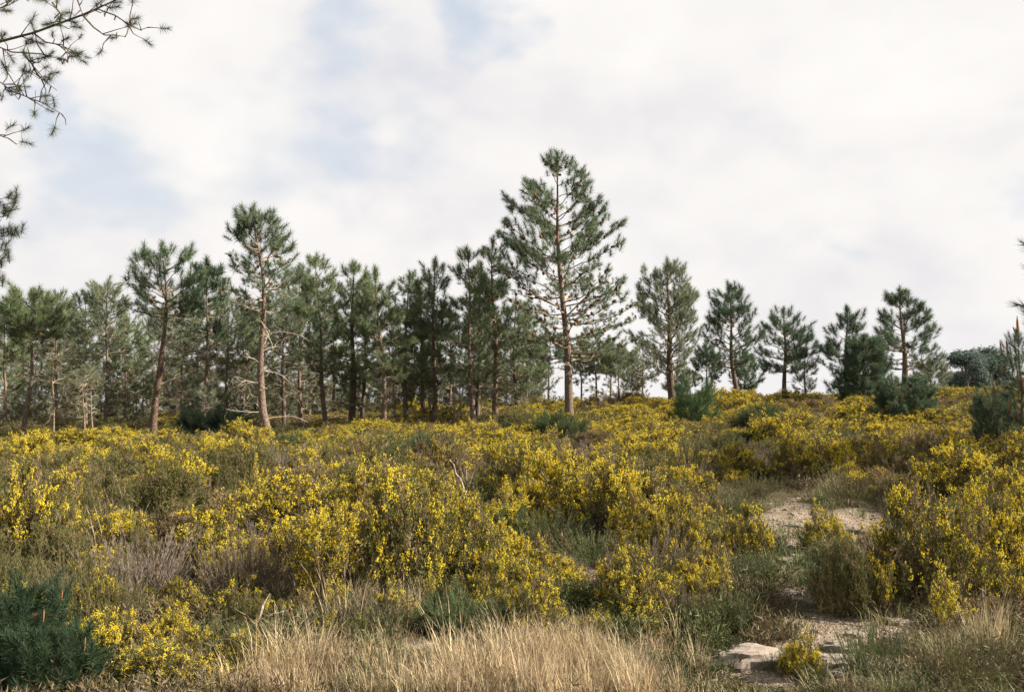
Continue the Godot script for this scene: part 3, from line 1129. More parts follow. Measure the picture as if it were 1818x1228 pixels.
func _ready() -> void:
	var cam := Camera3D.new()
	cam.name = "camera"
	cam.fov = 38.0
	cam.position = Vector3(0, 1.65, 0)
	cam.rotation_degrees = Vector3(5.64, 0, 0)
	cam.near = 0.1
	cam.far = 2000.0
	add_child(cam)
	bumps.seed = 7
	bumps.frequency = 0.16
	bumps.fractal_octaves = 3
	patchy.seed = 14
	patchy.frequency = 0.06
	patchy.fractal_octaves = 3
	var env := Environment.new()
	env.background_mode = Environment.BG_SKY
	env.sky = Sky.new()
	env.sky.sky_material = make_sky()
	env.tonemap_mode = Environment.TONE_MAPPER_LINEAR
	env.tonemap_exposure = 3.4
	env.sdfgi_enabled = true
	env.ssao_enabled = true
	env.ssil_enabled = true
	var we := WorldEnvironment.new()
	we.name = "world"
	we.environment = env
	add_child(we)
	var sun := DirectionalLight3D.new()
	sun.name = "sun"
	sun.light_energy = 1.6
	sun.light_color = Color(1.0, 0.955, 0.88)
	sun.light_angular_distance = 0.5
	sun.shadow_enabled = true
	add_child(sun)
	sun.look_at_from_position(Vector3.ZERO, -Vector3(0.82, 0.55, 0.05), UP)

	make_materials()
	bare = [
		PackedVector2Array([Vector2(3.54, 13.98), Vector2(4.15, 14.34), Vector2(3.86, 12.66), Vector2(3.27, 10.94), Vector2(2.69, 8.86), Vector2(2.3, 8.88), Vector2(2.57, 10.32), Vector2(2.89, 12)]),
		PackedVector2Array([Vector2(4.41, 14.16), Vector2(4.91, 14.02), Vector2(4.75, 12.6), Vector2(4.19, 10.76), Vector2(3.52, 9.82), Vector2(3.49, 10.8), Vector2(3.79, 12.3)]),
		PackedVector2Array([Vector2(2.79, 12.9), Vector2(3.2, 13.08), Vector2(3.03, 12), Vector2(2.59, 11.7)]),
		PackedVector2Array([Vector2(2.53, 8.68), Vector2(3.21, 8.96), Vector2(3.62, 8.66), Vector2(3.22, 7.82), Vector2(2.66, 7.48), Vector2(2.53, 6.8), Vector2(1.98, 6.82), Vector2(1.57, 7), Vector2(1.48, 7.5), Vector2(2.05, 7.96)]),
		PackedVector2Array([Vector2(3.65, 7.74), Vector2(3.98, 7.88), Vector2(3.37, 6.64), Vector2(3.26, 6.78)]),
		PackedVector2Array([Vector2(0.18, 10.66), Vector2(0.6, 10.78), Vector2(0.96, 10.14), Vector2(0.73, 9.44), Vector2(0.27, 9.58)]),
		PackedVector2Array([Vector2(-0.9, 7.84), Vector2(-0.48, 8.08), Vector2(-0.33, 7.54), Vector2(-0.71, 7.22)]),
		PackedVector2Array([Vector2(-7.03, 18.74), Vector2(-6.84, 19.38), Vector2(-5.83, 16.68), Vector2(-6.1, 16.42)]),
	]
	grassy = [
		PackedVector2Array([Vector2(-1.65, 7.06), Vector2(-1.15, 7.3), Vector2(-0.58, 7.16), Vector2(-0.12, 7.48), Vector2(0.22, 7.82), Vector2(0.66, 7.96), Vector2(0.86, 7.8), Vector2(1.07, 8.12), Vector2(1.44, 7.94), Vector2(1.52, 7.3), Vector2(1.46, 6.68), Vector2(1.39, 6.08), Vector2(-1.42, 6.1), Vector2(-1.87, 6.5)]),
		PackedVector2Array([Vector2(2.97, 7.62), Vector2(3.34, 7.9), Vector2(3.67, 8.06), Vector2(4.19, 8.2), Vector2(3.91, 7.6), Vector2(3.42, 7.34), Vector2(3.01, 6.96), Vector2(2.66, 7.04)]),
		PackedVector2Array([Vector2(1.6, 6.82), Vector2(2.38, 6.7), Vector2(3.37, 6.58), Vector2(3.03, 5.94), Vector2(1.27, 5.98)]),
		PackedVector2Array([Vector2(2.22, 8.78), Vector2(2.4, 8.88), Vector2(2.33, 8.24), Vector2(2.13, 8.16)]),
		PackedVector2Array([Vector2(0.58, 10.4), Vector2(1.04, 10.38), Vector2(1.04, 9.44), Vector2(0.56, 9.24)]),
		PackedVector2Array([Vector2(3.22, 15.62), Vector2(4.52, 16.88), Vector2(4.08, 13.86), Vector2(3.13, 12), Vector2(2.68, 12.72)]),
	]
	clear = [
		PackedVector2Array([Vector2(3.76, 14.94), Vector2(4.57, 14.88), Vector2(2.42, 8.08), Vector2(2.06, 8.08)]),
		PackedVector2Array([Vector2(4.55, 14.6), Vector2(5.04, 13.16), Vector2(3.91, 10.04), Vector2(3.28, 10.06)]),
		PackedVector2Array([Vector2(2.59, 8.88), Vector2(3.65, 8.84), Vector2(2.73, 6.66), Vector2(1.28, 6.68), Vector2(1.58, 7.8)]),
		PackedVector2Array([Vector2(3.73, 7.9), Vector2(4.1, 8.04), Vector2(3.2, 6.32), Vector2(3.06, 6.52)]),
	]
	make_ground()
	print("ground %d ms" % Time.get_ticks_msec())
	pine("pine_tree", "tallest pine, standing alone on the brow with an open airy crown", {"x": 1.86, "d": 32, "h": 8.82, "cb": 0.27, "rad": 2.4, "lean": [[0, 0], [0.22, -0.11], [0.53, -0.25], [0.78, -0.38], [1, -0.46]], "short": "the tallest pine", "split": true, "tint": Color(0.112, 0.15, 0.092), "whorls": 22, "per": 4, "dens": 0.9, "low_dens": 0.08, "gappy": 0.1, "clump": 2.9, "mini": 0.8, "vary": 0.7, "limb": 0.75, "dome": 0.72, "round": 2.4, "waist": 0.72, "cones": 0.55, "dead": 9, "dead_from": 0.16, "dead_len": 0.75, "thick": 0.15, "low_rise": 0.15, "high_rise": 0.8, "size": 1.28})
	pine("pine_tree", "pine with bare pale lower limbs and a tufted top above the left stand", {"x": -6.51, "d": 27, "h": 6.48, "cb": 0.57, "rad": 1.09, "lean": [[0, 0], [0.16, -0.18], [0.35, -0.26], [0.68, -0.26], [1, -0.58]], "short": "the pine with bare pale limbs", "split": true, "tint": Color(0.112, 0.15, 0.092), "whorls": 11, "per": 4, "dens": 0.95, "low_dens": 0.2, "dome": 0.7, "waist": 0.7, "cones": 0.12, "dead": 24, "dead_from": 0.1, "dead_len": 1.3, "dead_twigs": 7, "dead_thick": 0.85, "dead_bark": Color(0.38, 0.33, 0.27), "thick": 0.13, "size": 1.3})
	pine("pine_tree", "thick dark trunked pine in the left stand with a three lobed top", {"x": -10, "d": 28, "h": 5.73, "cb": 0.63, "rad": 1.07, "lean": [[0, 0], [0.41, 0.16], [0.74, 0.28], [1, 0.1]], "short": "the thick dark trunked pine", "split": true, "tint": Color(0.112, 0.15, 0.092), "whorls": 9, "per": 4, "dens": 0.9, "low_dens": 0.2, "dome": 0.5, "round": 3, "waist": 0.7, "cones": 0.08, "dead": 16, "dead_from": 0.2, "dead_len": 1, "dead_fuzz": 0.5, "thick": 0.12, "bark": Color(0.2, 0.15, 0.115), "size": 1.3})
	pine("pine_tree", "slender pale trunked pine nearest the left edge of the stand", {"x": -13.6, "d": 28, "h": 4.46, "cb": 0.72, "rad": 0.86, "lean": [[0, 0], [0.51, 0.16], [1, 0.05]], "short": "the slender pale pine", "split": true, "tint": Color(0.138, 0.172, 0.09), "whorls": 9, "per": 5, "dome": 0.5, "size": 1.3, "dead": 14, "dead_from": 0.15, "dead_fuzz": 0.5, "thick": 0.08})
	pine("pine_tree", "broad domed pine with forking limbs to the right of the tallest pine", {"x": 7.06, "d": 44, "h": 6.76, "cb": 0.32, "rad": 1.88, "lean": [[0, 0], [0.47, -0.15], [1, -0.13]], "short": "the broad domed pine", "split": true, "tint": Color(0.165, 0.188, 0.122), "whorls": 15, "per": 5, "dens": 0.95, "low_dens": 0.3, "dome": 0.55, "round": 3.2, "waist": 0.55, "dead": 6, "dead_from": 0.15, "dead_len": 0.9, "thick": 0.19, "low_rise": 0.5, "high_rise": 1.1, "bark": Color(0.19, 0.15, 0.12), "size": 1.35})
	pine("pine_tree", "open crowned pine with a slanting trunk on the right ridge", {"x": 9.01, "d": 40, "h": 5.04, "cb": 0.39, "rad": 1.21, "lean": [[0, 0], [0.48, -0.22], [1, -0.26]], "short": "the slanting ridge pine", "split": true, "tint": Color(0.075, 0.108, 0.066), "whorls": 11, "per": 4, "dens": 1, "low_dens": 0.2, "dome": 0.7, "round": 2, "waist": 0.75, "cones": 0.15, "dead": 5, "thick": 0.12, "low_rise": 0.35, "bark": Color(0.19, 0.15, 0.12), "size": 1.45})
	pine("pine_tree", "rounded full crowned pine between two slimmer pines on the ridge", {"x": 11.41, "d": 42, "h": 4.1, "cb": 0.39, "rad": 1.22, "lean": [[0, 0], [1, 0.09]], "short": "the full crowned pine", "split": true, "tint": Color(0.075, 0.108, 0.066), "whorls": 10, "per": 4, "dens": 0.95, "dome": 0.6, "waist": 0.6, "dead": 3, "thick": 0.12, "size": 1.5, "bark": Color(0.2, 0.16, 0.13)})
	pine("pine_tree", "small thin pine beside the rounded full crowned pine", {"x": 12.57, "d": 43, "h": 2.39, "cb": 0.31, "rad": 0.58, "lean": [[0, 0], [1, -0]], "short": "the small thin ridge pine", "tint": Color(0.165, 0.188, 0.122), "whorls": 7, "per": 4, "thick": 0.07})
	pine("pine_tree", "dark narrow pine standing behind a bushy young pine on the ridge", {"x": 13.97, "d": 42, "h": 4.21, "cb": 0.16, "rad": 1.04, "lean": [[0, 0], [1, 0.15]], "short": "the dark narrow ridge pine", "split": true, "tint": Color(0.075, 0.108, 0.066), "whorls": 10, "per": 4, "dens": 1, "dome": 0.75, "waist": 0.7, "thick": 0.13, "size": 1.5})
	pine("pine_tree", "shapely pine with stepped tufted boughs on the right ridge", {"x": 15.72, "d": 40, "h": 4.59, "cb": 0.34, "rad": 1.44, "lean": [[0, 0], [1, -0.08]], "short": "the stepped boughs pine", "split": true, "tint": Color(0.075, 0.108, 0.066), "whorls": 11, "per": 4, "dens": 1, "low_dens": 0.5, "dome": 0.85, "round": 1.7, "waist": 0.95, "gappy": 0.1, "thick": 0.16, "size": 1.55, "candle": 0.05, "candle_size": 0.8})
	pine("young_pine", "bushy young pine with rusty shoots, dark down to the gorse on the ridge", {"x": 12.97, "d": 37, "h": 2.66, "cb": 0.04, "rad": 0.83, "lean": [[0, 0], [1, 0.05]], "short": "the bushy young ridge pine", "tint": Color(0.075, 0.108, 0.066), "whorls": 12, "per": 6, "dens": 1.5, "low_dens": 1, "dome": 0.5, "waist": 0.75, "candle": 0.1, "size": 1.25, "category": "young pine"})
	pine("young_pine", "dark bushy young pine standing in gorse below the stepped boughs pine", {"x": 10.93, "d": 28, "h": 1.41, "cb": 0.06, "rad": 0.66, "lean": [[0, 0], [1, 0.06]], "short": "the dark bushy young pine", "tint": Color(0.075, 0.108, 0.066), "whorls": 12, "per": 6, "dens": 1.6, "low_dens": 1, "dome": 0.42, "waist": 0.75, "size": 1, "category": "young pine"})
	pine("young_pine", "small pale green pine behind the dark bushy young pine", {"x": 17.52, "d": 42, "h": 1.75, "cb": 0.19, "rad": 0.75, "lean": [[0, 0], [1, 0.05]], "tint": Color(0.165, 0.188, 0.122), "whorls": 8, "per": 5, "dens": 1, "category": "young pine", "size": 1.1})
	pine("young_pine", "young pine with tall orange shoots at the right edge of the view", {"x": 9.11, "d": 18, "h": 2.35, "cb": 0.07, "rad": 0.14, "lean": [[0, 0], [1, 0.04]], "short": "the tall orange shooted pine", "tint": Color(0.075, 0.108, 0.066), "whorls": 11, "per": 5, "dens": 1.2, "low_dens": 1, "dome": 1, "round": 1.4, "candle": 0.3, "candle_size": 1, "kind": "seedling", "size": 0.75, "category": "young pine", "thick": 0.05})
	pine("young_pine", "low young pine with two orange shoots left of the taller young pine", {"x": 9.63, "d": 20, "h": 1.31, "cb": 0.1, "rad": 0.27, "lean": [[0, 0], [1, 0.01]], "short": "the low orange shooted pine", "tint": Color(0.075, 0.108, 0.066), "whorls": 9, "per": 6, "dens": 1.3, "low_dens": 1, "dome": 0.6, "candle": 0.12, "candle_size": 0.8, "kind": "seedling", "size": 0.8, "category": "young pine", "thick": 0.04})
	pine("young_pine", "young pine at the right edge whose shooting boughs just reach in", {"x": 9.09, "d": 16, "h": 4.26, "cb": 0.28, "rad": 0.56, "lean": [[0, 0], [1, 0.1]], "tint": Color(0.075, 0.108, 0.066), "whorls": 13, "per": 5, "dens": 1.3, "low_dens": 0.9, "dome": 0.45, "candle": 0.3, "candle_size": 0.9, "kind": "seedling", "size": 1.5, "category": "young pine", "thick": 0.09})
	pine("pine_tree", "dark trunked pine at the left end of the middle stand", {"x": -5.94, "d": 32, "h": 5.62, "cb": 0.36, "rad": 0.9, "lean": [[0, 0], [0.38, -0.14], [1, -0.41]], "short": "the leftmost middle pine", "group": "pines of the middle stand", "tint": Color(0.138, 0.172, 0.09), "whorls": 11, "per": 4, "dens": 0.9, "low_dens": 0.35, "dome": 0.7, "waist": 0.7, "dead": 20, "dead_fuzz": 0.7, "dead_from": 0.12, "dead_len": 0.9, "size": 1.3, "split": true, "candle": 0, "bark": Color(0.19, 0.16, 0.135)})
	pine("pine_tree", "stout black trunked pine in the middle stand, fuller on its left side", {"x": -5.24, "d": 33, "h": 5.53, "cb": 0.3, "rad": 0.81, "lean": [[0, 0], [1, -0.05]], "short": "the stout black trunked pine", "group": "pines of the middle stand", "tint": Color(0.138, 0.172, 0.09), "whorls": 11, "per": 4, "dens": 0.9, "low_dens": 0.35, "dome": 0.7, "waist": 0.7, "dead": 20, "dead_fuzz": 0.7, "dead_from": 0.12, "dead_len": 0.9, "size": 1.3, "split": true, "candle": 0, "bark": Color(0.15, 0.125, 0.105), "thick": 0.13})
	pine("pine_tree", "thin dark pine close behind the stout black trunked pine", {"x": -5.2, "d": 35, "h": 5.29, "cb": 0.31, "rad": 0.71, "lean": [[0, 0], [1, 0.1]], "short": "the thin dark pine", "group": "pines of the middle stand", "tint": Color(0.138, 0.172, 0.09), "whorls": 11, "per": 4, "dens": 0.9, "low_dens": 0.35, "dome": 0.7, "waist": 0.7, "dead": 20, "dead_fuzz": 0.7, "dead_from": 0.12, "dead_len": 0.9, "size": 1.3, "split": true, "candle": 0, "bark": Color(0.15, 0.125, 0.105)})
	pine("pine_tree", "pale curving trunked pine in the middle stand with a pointed crown", {"x": -3.9, "d": 31, "h": 5.09, "cb": 0.35, "rad": 0.9, "lean": [[0, 0], [0.4, -0.1], [0.71, -0.24], [1, -0.41]], "short": "the pale curving pine", "group": "pines of the middle stand", "tint": Color(0.138, 0.172, 0.09), "whorls": 11, "per": 4, "dens": 0.9, "low_dens": 0.35, "dome": 0.7, "waist": 0.7, "dead": 8, "dead_fuzz": 0.7, "dead_from": 0.12, "dead_len": 0.9, "size": 1.3, "split": true, "candle": 0, "thick": 0.09})
	pine("pine_tree", "twin looking slim pine right of the pale curving pine", {"x": -3.55, "d": 34, "h": 5.33, "cb": 0.35, "rad": 0.69, "lean": [[0, 0], [0.57, -0.11], [1, 0.06]], "short": "the slim middle pine", "group": "pines of the middle stand", "tint": Color(0.138, 0.172, 0.09), "whorls": 11, "per": 4, "dens": 0.9, "low_dens": 0.35, "dome": 0.7, "waist": 0.7, "dead": 20, "dead_fuzz": 0.7, "dead_from": 0.12, "dead_len": 0.9, "size": 1.3, "split": true, "candle": 0, "thick": 0.1})
	pine("pine_tree", "straight dark pine with a tall narrow tip in the middle stand", {"x": -2.55, "d": 33, "h": 5.67, "cb": 0.36, "rad": 0.74, "lean": [[0, 0], [1, -0.06]], "short": "the straight dark pine", "group": "pines of the middle stand", "tint": Color(0.138, 0.172, 0.09), "whorls": 11, "per": 4, "dens": 0.9, "low_dens": 0.35, "dome": 0.7, "waist": 0.7, "dead": 20, "dead_fuzz": 0.7, "dead_from": 0.12, "dead_len": 0.9, "size": 1.3, "split": true, "candle": 0, "thick": 0.1, "bark": Color(0.19, 0.16, 0.135)})
	pine("pine_tree", "thin leaning pine touching the straight dark pine at its foot", {"x": -2.95, "d": 34, "h": 4.86, "cb": 0.31, "rad": 0.57, "lean": [[0, 0], [0.62, -0.15], [1, -0.2]], "short": "the thin leaning pine", "group": "pines of the middle stand", "tint": Color(0.138, 0.172, 0.09), "whorls": 11, "per": 4, "dens": 0.9, "low_dens": 0.35, "dome": 0.7, "waist": 0.7, "dead": 20, "dead_fuzz": 0.7, "dead_from": 0.12, "dead_len": 0.9, "size": 1.3, "split": true, "candle": 0, "thick": 0.08})
	pine("pine_tree", "pale trunked pine with a tall green crown left of the tallest pine", {"x": -1.27, "d": 32, "h": 5.88, "cb": 0.29, "rad": 0.83, "lean": [[0, 0], [1, -0.15]], "short": "the tall green pine", "group": "pines of the middle stand", "tint": Color(0.138, 0.172, 0.09), "whorls": 11, "per": 4, "dens": 0.9, "low_dens": 0.35, "dome": 0.7, "waist": 0.7, "dead": 8, "dead_fuzz": 0.7, "dead_from": 0.12, "dead_len": 0.9, "size": 1.3, "split": true, "candle": 0, "thick": 0.1})
	pine("pine_tree", "slim pine close behind the pale trunked tall green pine", {"x": -1.14, "d": 34, "h": 5.6, "cb": 0.26, "rad": 0.69, "lean": [[0, 0], [1, 0.06]], "short": "the slim back pine", "group": "pines of the middle stand", "tint": Color(0.138, 0.172, 0.09), "whorls": 11, "per": 4, "dens": 0.9, "low_dens": 0.35, "dome": 0.7, "waist": 0.7, "dead": 20, "dead_fuzz": 0.7, "dead_from": 0.12, "dead_len": 0.9, "size": 1.3, "split": true, "candle": 0, "thick": 0.1})
	pine("pine_tree", "tall pointed pine just left of the tallest pine", {"x": -0.5, "d": 33, "h": 6.32, "cb": 0.28, "rad": 0.89, "lean": [[0, 0], [1, -0.16]], "short": "the tall pointed pine", "group": "pines of the middle stand", "tint": Color(0.138, 0.172, 0.09), "whorls": 11, "per": 4, "dens": 0.9, "low_dens": 0.35, "dome": 0.7, "waist": 0.7, "dead": 20, "dead_fuzz": 0.7, "dead_from": 0.12, "dead_len": 0.9, "size": 1.3, "split": true, "candle": 0, "thick": 0.12})
	pine("pine_tree", "short dark leaning pine between the pointed and the tallest pine", {"x": 0.25, "d": 37, "h": 4.52, "cb": 0.26, "rad": 0.87, "lean": [[0, 0], [0.35, -0.17], [1, -0.14]], "short": "the short dark leaning pine", "group": "pines of the middle stand", "tint": Color(0.138, 0.172, 0.09), "whorls": 11, "per": 4, "dens": 0.9, "low_dens": 0.35, "dome": 0.7, "waist": 0.7, "dead": 20, "dead_fuzz": 0.7, "dead_from": 0.12, "dead_len": 0.9, "size": 1.3, "split": true, "candle": 0, "thick": 0.1, "bark": Color(0.15, 0.12, 0.1)})
	pine("far_pine", "dark far pine showing behind the foot of the tallest pine", {"x": 1.92, "d": 52, "h": 4.1, "cb": 0.58, "rad": 1.17, "lean": [[0, 0], [1, -0.07]], "category": "pine tree", "group": "far pines beyond the brow", "tint": Color(0.075, 0.108, 0.066), "whorls": 9, "per": 4, "dens": 0.85, "low_dens": 0.4, "dome": 0.6, "dead": 12, "dead_fuzz": 0.6, "kind": "far", "size": 1.4})
	pine("far_pine", "thin far pine right behind the tallest trunk", {"x": 3.88, "d": 56, "h": 4.27, "cb": 0.57, "rad": 1.13, "lean": [[0, 0], [1, -0.06]], "category": "pine tree", "group": "far pines beyond the brow", "tint": Color(0.165, 0.188, 0.122), "whorls": 9, "per": 4, "dens": 0.85, "low_dens": 0.4, "dome": 0.6, "dead": 12, "dead_fuzz": 0.6, "kind": "far", "size": 1.4})
	pine("far_pine", "tallest of the far pines right of the tallest trunk", {"x": 4.7, "d": 55, "h": 4.6, "cb": 0.53, "rad": 1.42, "lean": [[0, 0], [1, -0.26]], "category": "pine tree", "group": "far pines beyond the brow", "tint": Color(0.138, 0.172, 0.09), "whorls": 9, "per": 4, "dens": 0.85, "low_dens": 0.4, "dome": 0.6, "dead": 12, "dead_fuzz": 0.6, "kind": "far", "size": 1.4})
	pine("far_pine", "far pine in the middle of the small group beyond the brow", {"x": 5.64, "d": 57, "h": 4.28, "cb": 0.59, "rad": 1.28, "lean": [[0, 0], [1, -0.05]], "category": "pine tree", "group": "far pines beyond the brow", "tint": Color(0.138, 0.172, 0.09), "whorls": 9, "per": 4, "dens": 0.85, "low_dens": 0.4, "dome": 0.6, "dead": 12, "dead_fuzz": 0.6, "kind": "far", "size": 1.4})
	pine("far_pine", "far pine at the right of the small group beyond the brow", {"x": 5.81, "d": 55, "h": 3.72, "cb": 0.6, "rad": 1.11, "lean": [[0, 0], [1, 0.05]], "category": "pine tree", "group": "far pines beyond the brow", "tint": Color(0.165, 0.188, 0.122), "whorls": 9, "per": 4, "dens": 0.85, "low_dens": 0.4, "dome": 0.6, "dead": 12, "dead_fuzz": 0.6, "kind": "far", "size": 1.4})
	pine("far_pine", "loose grey far pine between the small group and the domed pine", {"x": 7.85, "d": 60, "h": 4.72, "cb": 0.55, "rad": 1.41, "lean": [[0, 0], [1, -0.03]], "category": "pine tree", "group": "far pines beyond the brow", "tint": Color(0.165, 0.188, 0.122), "whorls": 9, "per": 4, "dens": 0.85, "low_dens": 0.4, "dome": 0.6, "dead": 12, "dead_fuzz": 0.6, "kind": "far", "size": 1.4})
	pine("far_pine", "tiny far pine low on the skyline between two groups", {"x": 7.38, "d": 62, "h": 3.43, "cb": 0.64, "rad": 0.77, "lean": [[0, 0], [1, 0.04]], "category": "pine tree", "group": "far pines beyond the brow", "tint": Color(0.165, 0.188, 0.122), "whorls": 9, "per": 4, "dens": 0.85, "low_dens": 0.4, "dome": 0.6, "dead": 12, "dead_fuzz": 0.6, "kind": "far", "size": 1.4})
	pine("far_pine", "small far pine behind the round green seedling", {"x": 9.7, "d": 50, "h": 3.07, "cb": 0.47, "rad": 0.84, "lean": [[0, 0], [1, 0.02]], "category": "pine tree", "group": "far pines beyond the brow", "tint": Color(0.075, 0.108, 0.066), "whorls": 9, "per": 4, "dens": 0.85, "low_dens": 0.4, "dome": 0.6, "dead": 12, "dead_fuzz": 0.6, "kind": "far", "size": 1.4})
	pine("far_pine", "small far pine behind the slanting ridge pine", {"x": 11.63, "d": 50, "h": 2.56, "cb": 0.32, "rad": 0.73, "lean": [[0, 0], [1, 0]], "category": "pine tree", "group": "far pines beyond the brow", "tint": Color(0.075, 0.108, 0.066), "whorls": 9, "per": 4, "dens": 0.85, "low_dens": 0.4, "dome": 0.6, "dead": 12, "dead_fuzz": 0.6, "kind": "far", "size": 1.4})
	pine("far_pine", "small grey far pine low behind the domed pine", {"x": 9.27, "d": 56, "h": 2.57, "cb": 0.51, "rad": 0.82, "lean": [[0, 0], [1, 0.02]], "category": "pine tree", "group": "far pines beyond the brow", "tint": Color(0.165, 0.188, 0.122), "whorls": 9, "per": 4, "dens": 0.85, "low_dens": 0.4, "dome": 0.6, "dead": 12, "dead_fuzz": 0.6, "kind": "far", "size": 1.4})
	pine("stand_pine", "broad dull pine half cut by the left edge of the view", {"x": -16.62, "d": 33, "h": 4.33, "cb": 0.6, "rad": 0.85, "lean": [[0, 0], [1, -0.2]], "category": "pine tree", "group": "pines packed into the stand on the left", "tint": Color(0.138, 0.172, 0.09), "whorls": 11, "per": 4, "dens": 0.85, "low_dens": 0.45, "dome": 0.65, "waist": 0.75, "dead": 30, "dead_fuzz": 0.55, "dead_from": 0.12, "dead_len": 1.1, "dead_twigs": 12, "kind": "far", "size": 1.4})
	pine("stand_pine", "pine with a level top right behind the slender pale pine", {"x": -16.32, "d": 36, "h": 5.04, "cb": 0.53, "rad": 1.01, "lean": [[0, 0], [1, -0.17]], "category": "pine tree", "group": "pines packed into the stand on the left", "tint": Color(0.165, 0.188, 0.122), "whorls": 11, "per": 4, "dens": 0.85, "low_dens": 0.45, "dome": 0.65, "waist": 0.75, "dead": 30, "dead_fuzz": 0.55, "dead_from": 0.12, "dead_len": 1.1, "dead_twigs": 12, "kind": "fuzz", "size": 1.4})
	pine("stand_pine", "grey green pine deep in the left stand between two darker tops", {"x": -16.97, "d": 40, "h": 5.51, "cb": 0.51, "rad": 1.03, "lean": [[0, 0], [1, -0.18]], "category": "pine tree", "group": "pines packed into the stand on the left", "tint": Color(0.075, 0.108, 0.066), "whorls": 11, "per": 4, "dens": 0.85, "low_dens": 0.45, "dome": 0.65, "waist": 0.75, "dead": 30, "dead_fuzz": 0.55, "dead_from": 0.12, "dead_len": 1.1, "dead_twigs": 12, "kind": "far", "size": 1.4})
	pine("stand_pine", "pine whose dark tufted top stands out above the left stand", {"x": -14.91, "d": 37, "h": 5.68, "cb": 0.62, "rad": 0.83, "lean": [[0, 0], [1, -0.18]], "category": "pine tree", "group": "pines packed into the stand on the left", "tint": Color(0.165, 0.188, 0.122), "whorls": 11, "per": 4, "dens": 0.85, "low_dens": 0.45, "dome": 0.65, "waist": 0.75, "dead": 30, "dead_fuzz": 0.55, "dead_from": 0.12, "dead_len": 1.1, "dead_twigs": 12, "kind": "fuzz", "size": 1.4})
	pine("stand_pine", "low pine filling the gap left of the thick dark trunked pine", {"x": -16.13, "d": 42, "h": 4.77, "cb": 0.55, "rad": 0.99, "lean": [[0, 0], [1, -0.18]], "category": "pine tree", "group": "pines packed into the stand on the left", "tint": Color(0.138, 0.172, 0.09), "whorls": 11, "per": 4, "dens": 0.85, "low_dens": 0.45, "dome": 0.65, "waist": 0.75, "dead": 30, "dead_fuzz": 0.55, "dead_from": 0.12, "dead_len": 1.1, "dead_twigs": 12, "kind": "far", "size": 1.4})
	pine("stand_pine", "pine with a round grey crown right of the thick dark trunked pine", {"x": -11.81, "d": 36, "h": 5.01, "cb": 0.51, "rad": 1.05, "lean": [[0, 0], [1, -0.2]], "category": "pine tree", "group": "pines packed into the stand on the left", "tint": Color(0.165, 0.188, 0.122), "whorls": 11, "per": 4, "dens": 0.85, "low_dens": 0.45, "dome": 0.65, "waist": 0.75, "dead": 30, "dead_fuzz": 0.55, "dead_from": 0.12, "dead_len": 1.1, "dead_twigs": 12, "kind": "fuzz", "size": 1.4})
	pine("stand_pine", "tall pine leaning its crown against the pine with bare limbs", {"x": -10.02, "d": 33, "h": 5.78, "cb": 0.55, "rad": 0.81, "lean": [[0, 0], [1, -0.13]], "category": "pine tree", "group": "pines packed into the stand on the left", "tint": Color(0.075, 0.108, 0.066), "whorls": 11, "per": 4, "dens": 0.85, "low_dens": 0.45, "dome": 0.65, "waist": 0.75, "dead": 30, "dead_fuzz": 0.55, "dead_from": 0.12, "dead_len": 1.1, "dead_twigs": 12, "kind": "far", "size": 1.4})
	pine("stand_pine", "full grey pine directly behind the pine with bare limbs", {"x": -10.49, "d": 37, "h": 5.06, "cb": 0.5, "rad": 1.04, "lean": [[0, 0], [1, -0.08]], "category": "pine tree", "group": "pines packed into the stand on the left", "tint": Color(0.165, 0.188, 0.122), "whorls": 11, "per": 4, "dens": 0.85, "low_dens": 0.45, "dome": 0.65, "waist": 0.75, "dead": 30, "dead_fuzz": 0.55, "dead_from": 0.12, "dead_len": 1.1, "dead_twigs": 12, "kind": "fuzz", "size": 1.4})
	pine("stand_pine", "short pine deep behind the pine with bare limbs", {"x": -11.2, "d": 42, "h": 4.96, "cb": 0.5, "rad": 1.08, "lean": [[0, 0], [1, -0.13]], "category": "pine tree", "group": "pines packed into the stand on the left", "tint": Color(0.138, 0.172, 0.09), "whorls": 11, "per": 4, "dens": 0.85, "low_dens": 0.45, "dome": 0.65, "waist": 0.75, "dead": 30, "dead_fuzz": 0.55, "dead_from": 0.12, "dead_len": 1.1, "dead_twigs": 12, "kind": "far", "size": 1.4})
	pine("stand_pine", "olive pine just right of the pine with bare limbs", {"x": -8.19, "d": 36, "h": 5.31, "cb": 0.46, "rad": 0.97, "lean": [[0, 0], [1, -0.08]], "category": "pine tree", "group": "pines packed into the stand on the left", "tint": Color(0.165, 0.188, 0.122), "whorls": 11, "per": 4, "dens": 0.85, "low_dens": 0.45, "dome": 0.65, "waist": 0.75, "dead": 30, "dead_fuzz": 0.55, "dead_from": 0.12, "dead_len": 1.1, "dead_twigs": 12, "kind": "fuzz", "size": 1.4})
	pine("stand_pine", "tall olive pine at the right end of the left stand", {"x": -7.78, "d": 37, "h": 6.08, "cb": 0.47, "rad": 0.95, "lean": [[0, 0], [1, -0.15]], "category": "pine tree", "group": "pines packed into the stand on the left", "tint": Color(0.075, 0.108, 0.066), "whorls": 11, "per": 4, "dens": 0.85, "low_dens": 0.45, "dome": 0.65, "waist": 0.75, "dead": 30, "dead_fuzz": 0.55, "dead_from": 0.12, "dead_len": 1.1, "dead_twigs": 12, "kind": "far", "size": 1.4})
